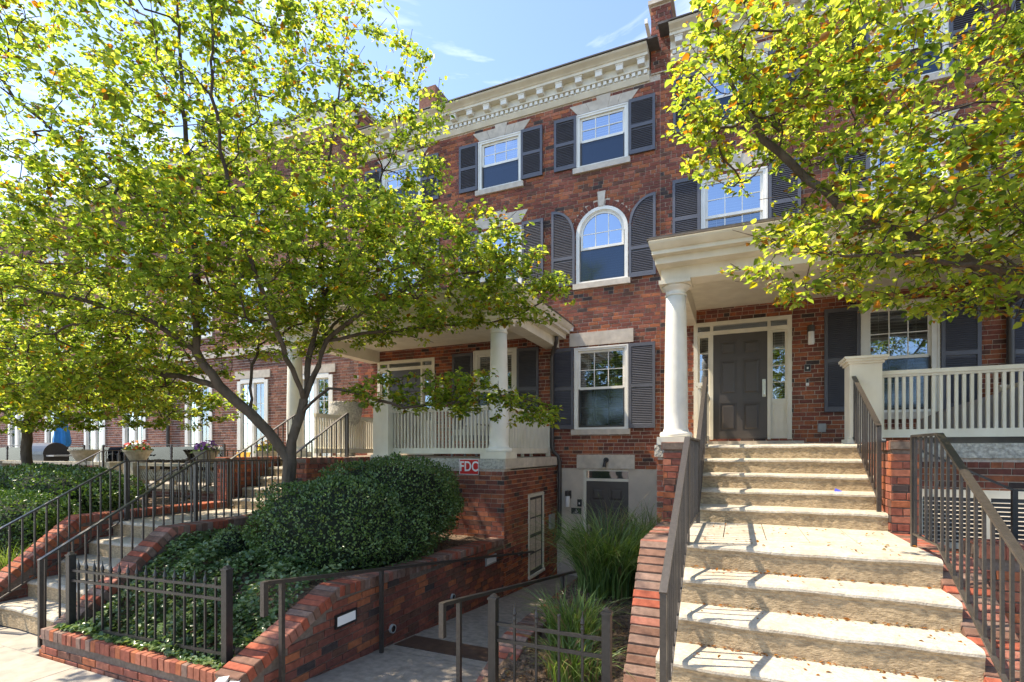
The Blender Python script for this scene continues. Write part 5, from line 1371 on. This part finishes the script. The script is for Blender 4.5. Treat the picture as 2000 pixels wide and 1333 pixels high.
def wall_lamp(label, x, z, y=YF):
    r = thing('wall_lamp', label, 'lamp', (x, y, z - .2))
    mb = MB(); mb.box(x - .05, x + .05, y - .02, y - .009, z + .0, z + .17); mb.box(x - .03, x + .03, y - .11, y - .02, z + .09, z + .14); mb.lathe(x, y - .11, [(.052, z + .06), (.056, z + .07), (.056, z + .16), (.05, z + .17)], 16); mb.build('lamp_bracket', M['gutter'], r)
    mb = MB(); mb.lathe(x, y - .11, [(.044, z - .17), (.05, z - .16), (.05, z + .05), (.046, z + .059)], 16); mb.build('lamp_shade', M['lampglass'], r, smooth=True)
wall_lamp('white cylinder wall lamp right of the front door', 1.19, 2.03); wall_lamp('white cylinder wall lamp on the stucco by the basement door', -3.27, -1.02, YF - .008)
wall_lamp('white cylinder wall lamp on the left porch', -6.35, 1.5)

def fitting(name, label, cat, x0, x1, z0, z1, d, m, y=YF, extra=None):
    r = thing(name, label, cat, ((x0 + x1) / 2, y, z0)); mb = MB(); mb.box(x0, x1, y - d, y - .0005, z0, z1); mb.build('case', m, r)
    if extra: extra(r, (x0 + x1) / 2, (z0 + z1) / 2, y - d)
    return r
fitting('intercom', 'black square intercom with steel rim right of the front door', 'intercom', 1.095, 1.195, 1.40, 1.53, .03, M['steel'], YF, lambda r, x, z, y: (BX('face', M['black'], r, x - .042, x + .042, y - .004, y - .0003, z - .056, z + .056), BX('button', M['signwhite'], r, x - .014, x + .014, y - .007, y - .0043, z - .02, z + .016)))
fitting('doorbell', 'slim black and white video doorbell below the intercom', 'doorbell', 1.118, 1.166, 1.15, 1.275, .028, M['signwhite'], YF, lambda r, x, z, y: BX('face', M['black'], r, x - .02, x + .02, y - .003, y - .0003, z - .01, z + .06))
fitting('intercom', 'black intercom panel on stucco left of the basement door', 'intercom', -3.085, -2.995, -1.18, -1.03, .03, M['black'], YF - .008, lambda r, x, z, y: BX('button', M['signwhite'], r, x - .012, x + .012, y - .004, y - .0003, z - .03, z + .01))
def symbol(r, x, z, y):
    mb = MB(); n = 14
    for i in range(n):
        t0, t1 = math.pi * (.9 + 1.35 * i / n), math.pi * (.9 + 1.35 * (i + 1) / n)
        mb.poly([(x + rr_ * math.cos(t), y - .001, z - .005 + rr_ * math.sin(t)) for rr_, t in ((.022, t0), (.028, t0), (.028, t1), (.022, t1))])
    mb.box(x - .004, x + .002, y - .0015, y - .0003, z - .005, z + .03); mb.box(x - .004, x + .018, y - .0016, y - .0004, z - .007, z - .001); mb.box(x - .006, x + .004, y - .0017, y - .0005, z + .034, z + .044)
    mb.build('wheelchair_symbol', M['signwhite'], r)
    mb = MB()
    for i in range(9): mb.box(x - .07 + i * .0155, x - .061 + i * .0155, y - .0014, y - .0003, z - .05, z - .041)
    mb.build('raised_dots', M['signwhite'], r)
fitting('access_sign', 'black accessible entrance sign with white wheelchair symbol on stucco', 'sign', -3.225, -3.005, -1.345, -1.215, .006, M['black'], YF - .008, symbol)
fitting('access_button', 'small black push button box low on the stucco', 'button', -3.215, -3.145, -1.79, -1.66, .025, M['black'], YF - .008, lambda r, x, z, y: BX('push_plate', M['steel'], r, x - .022, x + .022, y - .004, y - .0003, z - .03, z + .03))
fitting('junction_box', 'grey electrical box low on the brick right of the front door', 'electrical box', 1.30, 1.42, .32, .47, .07, M['steel'])
fitting('wall_vent', 'white dryer vent on the brick wall above the shutter', 'vent', -3.34, -3.18, 2.52, 2.62, .06, M['signwhite'])
fitting('sticker', 'tiny red alarm sticker in the door sidelight', 'sticker', -.665, -.605, .94, 1.0, .004, M['red'], YF + .012)
r = thing('security_light', 'small black spotlight on the stone lintel over the basement door', 'lamp', (-2.47, YF, -.24))
mb = MB(); mb.tube([(-2.47, YF - .031, -.2), (-2.47, YF - .06, -.2)], .055, 16); mb.build('mount', M['black'], r); mb = MB(); mb.tube([(-2.47, YF - .06, -.2), (-2.475, YF - .11, -.23), (-2.49, YF - .13, -.34)], [.025, .032, .036], 14); mb.build('lamp_head', M['black'], r)
# fittings on the ramp wall and the porch side (faces toward +X)
def side_box(name, label, cat, y0, y1, z0, z1, frame, mface, d=.02, slope=0.0):
    r = thing(name, label, cat, (-3.54, (y0 + y1) / 2, z0)); x = -3.54
    mb = MB(); mb.add([(x, y0, z0), (x + d, y0, z0), (x + d, y1, z0 + slope), (x, y1, z0 + slope), (x, y0, z1), (x + d, y0, z1), (x + d, y1, z1 + slope), (x, y1, z1 + slope)], [(0, 3, 2, 1), (4, 5, 6, 7), (0, 1, 5, 4), (1, 2, 6, 5), (2, 3, 7, 6), (3, 0, 4, 7)]); mb.build('frame', frame, r)
    e = .022; mb = MB(); xx = x + d + .001; mb.poly([(xx, y0 + e, z0 + e), (xx, y1 - e, z0 + e + slope), (xx, y1 - e, z1 - e + slope), (xx, y0 + e, z1 - e)]); mb.build('lens', mface, r)
side_box('step_light', 'rectangular step light with black frame near the foot of the ramp wall', 'light', 3.83, 4.13, -1.72, -1.585, M['black'], M['lampglass'])
side_box('step_light', 'small white step light further up the ramp wall', 'light', 7.05, 7.42, -1.78, -1.645, M['steel'], M['lampglass'])
side_box('meter_box', 'grey outlet box on the brick by the rain pipe', 'electrical box', 9.95, 10.2, -1.62, -1.32, M['steel'], M['steel'], .05)
for (y, z, lab, rr_) in ((4.72, -1.99, 'short white drain pipe stub low in the ramp wall, nearest the camera', .05), (6.05, -1.98, 'second drain pipe stub in the ramp wall, farther along the ramp', .042), (8.35, -1.82, 'pale hose tap on the brick beside the basement window', .03)):
    mb = MB(); n = 18
    pr = [(rr_, 0), (rr_, .03), (rr_ * .72, .03), (rr_ * .72, .002)]
    for (q, o) in pr:
        for k in range(n): t = 2 * math.pi * k / n; mb.v.append((-3.54 + o, y + q * math.cos(t), z + q * math.sin(t)))
    for i in range(3):
        for k in range(n): k2 = (k + 1) % n; mb.f.append((i * n + k, i * n + k2, (i + 1) * n + k2, (i + 1) * n + k)); mb.m.append(0 if i < 2 else 1)
    mb.f.append(tuple(3 * n + k for k in range(n))); mb.m.append(1)
    tag(mb.build('drain_pipe' if rr_ > .035 else 'hose_tap', [M['steel'], M['black']]), lab, 'pipe' if rr_ > .035 else 'tap')
# blue scrap of paper on the steps
mb = MB(); mb.poly([(.97, 6.56, -.449), (1.05, 6.56, -.448), (1.03, 6.585, -.44), (.985, 6.59, -.415)]); mb.poly([(.985, 6.59, -.415), (1.03, 6.585, -.44), (1.055, 6.6, -.447)]); tag(mb.build('paper_scrap', M['litter']), 'crumpled blue paper scrap on the upper sunlit steps', 'litter')

# ------------------------------------------------------------------ things on the porches and terraces
def draped_cover(label, cx, cy, z0, w, d, h, lean):
    root = thing('covered_furniture', label, 'covered furniture', (cx, cy, z0)); nu, nv = 28, 14; v = []; f = []
    for j in range(nv + 1):
        t = j / nv
        for i in range(nu):
            a = 2 * math.pi * i / nu; fold = 1 + (.05 * math.sin(7 * a) + .03 * math.sin(13 * a + 1)) * (1 - t) ** .6
            s = (abs(math.cos(a)) ** 4 + abs(math.sin(a)) ** 4) ** -.25; k = (1 - .14 * t) * (1 if t < .9 else (1 - (t - .9) * 7)) * fold
            x = cx + w / 2 * s * math.cos(a) * k; y = cy + d / 2 * s * math.sin(a) * k; zz = z0 + h * min(1, t * 1.06) * (1 - lean * (cx + w / 2 - x) / w)
            v.append((x - root.location.x, y - root.location.y, zz - root.location.z))
    for j in range(nv):
        for i in range(nu): f.append((j * nu + i, j * nu + (i + 1) % nu, (j + 1) * nu + (i + 1) % nu, (j + 1) * nu + i))
    f.append(tuple(nv * nu + i for i in range(nu)))
    o = bpy.data.objects.new('fabric_cover', mesh_from('fabric_cover', v, f, [M['grey']], None, True)); link(o, root)
draped_cover('grey weather cover draped over furniture on the right porch', 3.05, 8.65, .09, 1.6, .9, .92, .62)
r = thing('porch_chair', 'cushioned chair behind the cream rail of the left porch', 'chair', (-5.0, 9.3, -.13))
BX('seat', M['grey'], r, -5.3, -4.7, 9.0, 9.6, .2, .3); BX('cushion', M['cushion'], r, -5.27, -4.73, 9.02, 9.5, .301, .42)
mb = MB(); mb.obox((-5.0, 9.66, .62), (.28, 0, 0), (0, .05, .012), (0, .06, .32)); mb.build('backrest', M['cushion'], r)
for x in (-5.28, -4.72):
    for y in (9.03, 9.57): BX('leg', M['grey'], r, x - .02, x + .02, y - .02, y + .02, -.13, .2)
    BX('armrest', M['grey'], r, x - .03, x + .03, 9.0, 9.6, .5, .53)
r = thing('porch_table', 'low white bench table by the window of the left porch', 'table', (-4.3, 9.9, -.13)); BX('top', M['trimw'], r, -4.75, -3.95, 9.6, 10.2, .33, .38)
for x in (-4.7, -4.0):
    for y in (9.66, 10.14): BX('leg', M['trimw'], r, x - .025, x + .025, y - .025, y + .025, -.13, .33)
def bowl(label, x, y, z, rad, flowers, seed):
    r = thing('planter_bowl', label, 'planter', (x, y, z), 'cast stone planters'); mb = MB(); h = rad * .95
    mb.lathe(x, y, [(rad * .52, z), (rad * .55, z + .03), (rad * .72, z + h * .45), (rad * .93, z + h * .86), (rad * 1.0, z + h * .88), (rad * 1.0, z + h), (rad * .88, z + h), (rad * .85, z + h - .04), (.01, z + h - .05)], 20); mb.build('bowl', M['bowl'], r, smooth=False)
    if flowers:
        rng = np.random.default_rng(seed); n = 240; d = rnd_dir(n, rng); d[:, 2] = np.abs(d[:, 2]); P = np.array([x, y, z + h - .03]) + d * np.array([rad * .95, rad * .95, .17]) * rng.uniform(.5, 1, n)[:, None]
        leaf_object('flower_leaves', P, d + rng.normal(size=(n, 3)) * .5, d, .07 * rng.uniform(.6, 1.2, n), IVY, rng.choice(3, n, p=[.3, .2, .5]), r)
        n = 70; d = rnd_dir(n, rng); d[:, 2] = np.abs(d[:, 2]) + .15; P = np.array([x, y, z + h]) + d * np.array([rad * .9, rad * .9, .2]); leaf_object('blooms', P, rng.normal(size=(n, 3)), d, .075 * rng.uniform(.7, 1.2, n), [FLOWER[i] for i in flowers], rng.choice(len(flowers), n), r, wr=1.1)
bowl('pale stone bowl planter right of the black grill', -15.6, 7.8, -.29, .33, None, 1)
bowl('pale stone bowl planter at the far left of the terrace', -21.2, 7.8, -.29, .34, None, 2)
bowl('stone bowl with red and cream flowers on the terrace pier', -13.35, 7.8, -.28, .30, (0, 3, 0, 1), 3)
bowl('stone bowl with violet flowers on the terrace balustrade', -10.9, 7.8, -.28, .27, (2, 2, 3), 4)
bowl('stone bowl with yellow flowers behind the tree trunk', -9.35, 8.15, -.28, .28, (1, 1, 2), 5)
r = thing('stone_urn', 'big pale stone urn standing on the left porch', 'urn', (-8.25, 9.3, -.13)); mb = MB(); mb.lathe(-8.25, 9.3, [(.2, -.13), (.2, -.05), (.1, 0.02), (.09, .35), (.2, .5), (.33, .72), (.37, .95), (.33, 1.05), (.36, 1.1), (.3, 1.1), (.25, 1.0)], 24); mb.build('urn_body', M['rough_stone'], r, smooth=True)
r = thing('garden_bench', 'black curved iron bench on the terrace', 'bench', (-14.6, 8.5, -.88)); mb = MB()
for s in (-1, 1): mb.tube([(-14.6 + s * .45, 8.3, -.88), (-14.6 + s * .42, 8.3, -.4), (-14.6 + s * .45, 8.3, -.1), (-14.6 + s * .3, 8.3, .0), (-14.6, 8.3, -.1)], .03, 8)
mb.build('arm_frame', M['black'], r); mb = MB()
for k in range(7): mb.tube([(-14.6 - .42 + .14 * k, 8.3, -.42), (-14.6 - .42 + .14 * k, 8.75, -.42)], .018, 6)
mb.build('seat_slats', M['black'], r); mb = MB()
for k in range(6): mb.tube([(-15.0 + .16 * k, 8.32, -.4), (-15.0 + .16 * k, 8.32, -.12)], .014, 6)
mb.build('backrest_bars', M['black'], r)
r = thing('barbecue_grill', 'black barbecue grill on the far terrace under the blue umbrella', 'grill', (-18.3, 8.2, -.88)); mb = MB(); n = 12
mb.prism([(8.2 - .32 * math.cos(math.pi * i / n), -.12 + .34 * math.sin(math.pi * i / n)) for i in range(n + 1)], 'x', -18.85, -17.75); mb.build('lid', M['black'], r, smooth=False); BX('firebox', M['black'], r, -18.85, -17.75, 7.9, 8.5, -.3, -.125); BX('side_shelf', M['steel'], r, -17.74, -17.35, 7.95, 8.45, -.17, -.13)
for x in (-18.78, -17.82):
    for y in (7.95, 8.45): BX('leg', M['black'], r, x - .025, x + .025, y - .025, y + .025, -.88, -.3)
BX('lower_shelf', M['black'], r, -18.8, -17.8, 7.95, 8.45, -.75, -.72)
r = thing('folded_umbrella', 'closed bright blue patio umbrella behind the grill', 'umbrella', (-19.0, 8.9, -.88)); mb = MB(); mb.tube([(-19, 8.9, -.88), (-19, 8.9, 1.5)], .025, 8); mb.build('pole', M['steel'], r)
mb = MB(); v0 = len(mb.v); n = 20; pr = [(.16, .12), (.19, .25), (.16, .6), (.1, 1.0), (.04, 1.4)]
for (q, z) in pr:
    for k in range(n): t = 2 * math.pi * k / n; w_ = q * (1 + .28 * math.cos(5 * t + z)); mb.v.append((-19 + w_ * math.cos(t), 8.9 + w_ * math.sin(t), z))
for i in range(4):
    for k in range(n): k2 = (k + 1) % n; mb.f.append((i * n + k, i * n + k2, (i + 1) * n + k2, (i + 1) * n + k)); mb.m.append(0)
mb.build('canopy', M['blue'], r)
for k, (x, lab) in enumerate(((-11.6, 'yellow garden chair behind the left stair railing'), (-10.25, 'second yellow garden chair, nearer the tree trunk'))):
    r = thing('garden_chair', lab, 'chair', (x, 9.0, -.88), 'yellow garden chairs'); BX('seat', M['yellow'], r, x - .24, x + .24, 8.8, 9.25, -.46, -.42); mb = MB(); mb.obox((x, 9.28, -.22), (.24, 0, 0), (0, .015, .004), (0, .04, .17)); mb.build('backrest', M['yellow'], r)
    for a in (-.2, .2):
        for y in (8.84, 9.22): BX('leg', M['yellow'], r, x + a - .018, x + a + .018, y - .018, y + .018, -.88, -.46)
for k, (x0_, lab) in enumerate(((-10.6, 'iron railing of the next steps at the left, in front of the balustrade'), (-14.4, 'iron railing of the farther steps at the left edge'))):
    railing(lab, [(x0_, 6.3, -.75), (x0_, 7.6, .0), (x0_, 8.6, .0)], .75, [(x0_, 6.3, -.75, -1.7), (x0_, 7.6, 0, -.9)], pitch=.14)
# basement window right of the steps
r = HB; yb_ = 7.62
mb = MB(); mb.box(1.95, 3.3, yb_ - .03, yb_ - .006, -1.15, -1.08); mb.box(1.95, 3.3, yb_ - .03, yb_ - .006, -.55, -.46); mb.box(1.95, 2.03, yb_ - .03, yb_ - .006, -1.08, -.55); mb.box(3.22, 3.3, yb_ - .03, yb_ - .006, -1.08, -.55); mb.box(2.58, 2.66, yb_ - .03, yb_ - .006, -1.08, -.55)
bw = mb.build('areaway_window', M['trim'], r)
for (a, b_) in ((2.03, 2.58), (2.66, 3.22)):
    BX('dark_pane', M['gutter'], bw, a, b_, yb_ - .012, yb_ - .007, -1.08, -.55); mb = MB(); z = -1.05
    while z < -.56: mb.obox(((a + b_) / 2, yb_ - .02, z), ((b_ - a) / 2, 0, 0), (0, .006, .006), (0, -.0015, .0015)); z += .05
    mb.build('window_louvers', M['stone'], bw, kind='stuff')
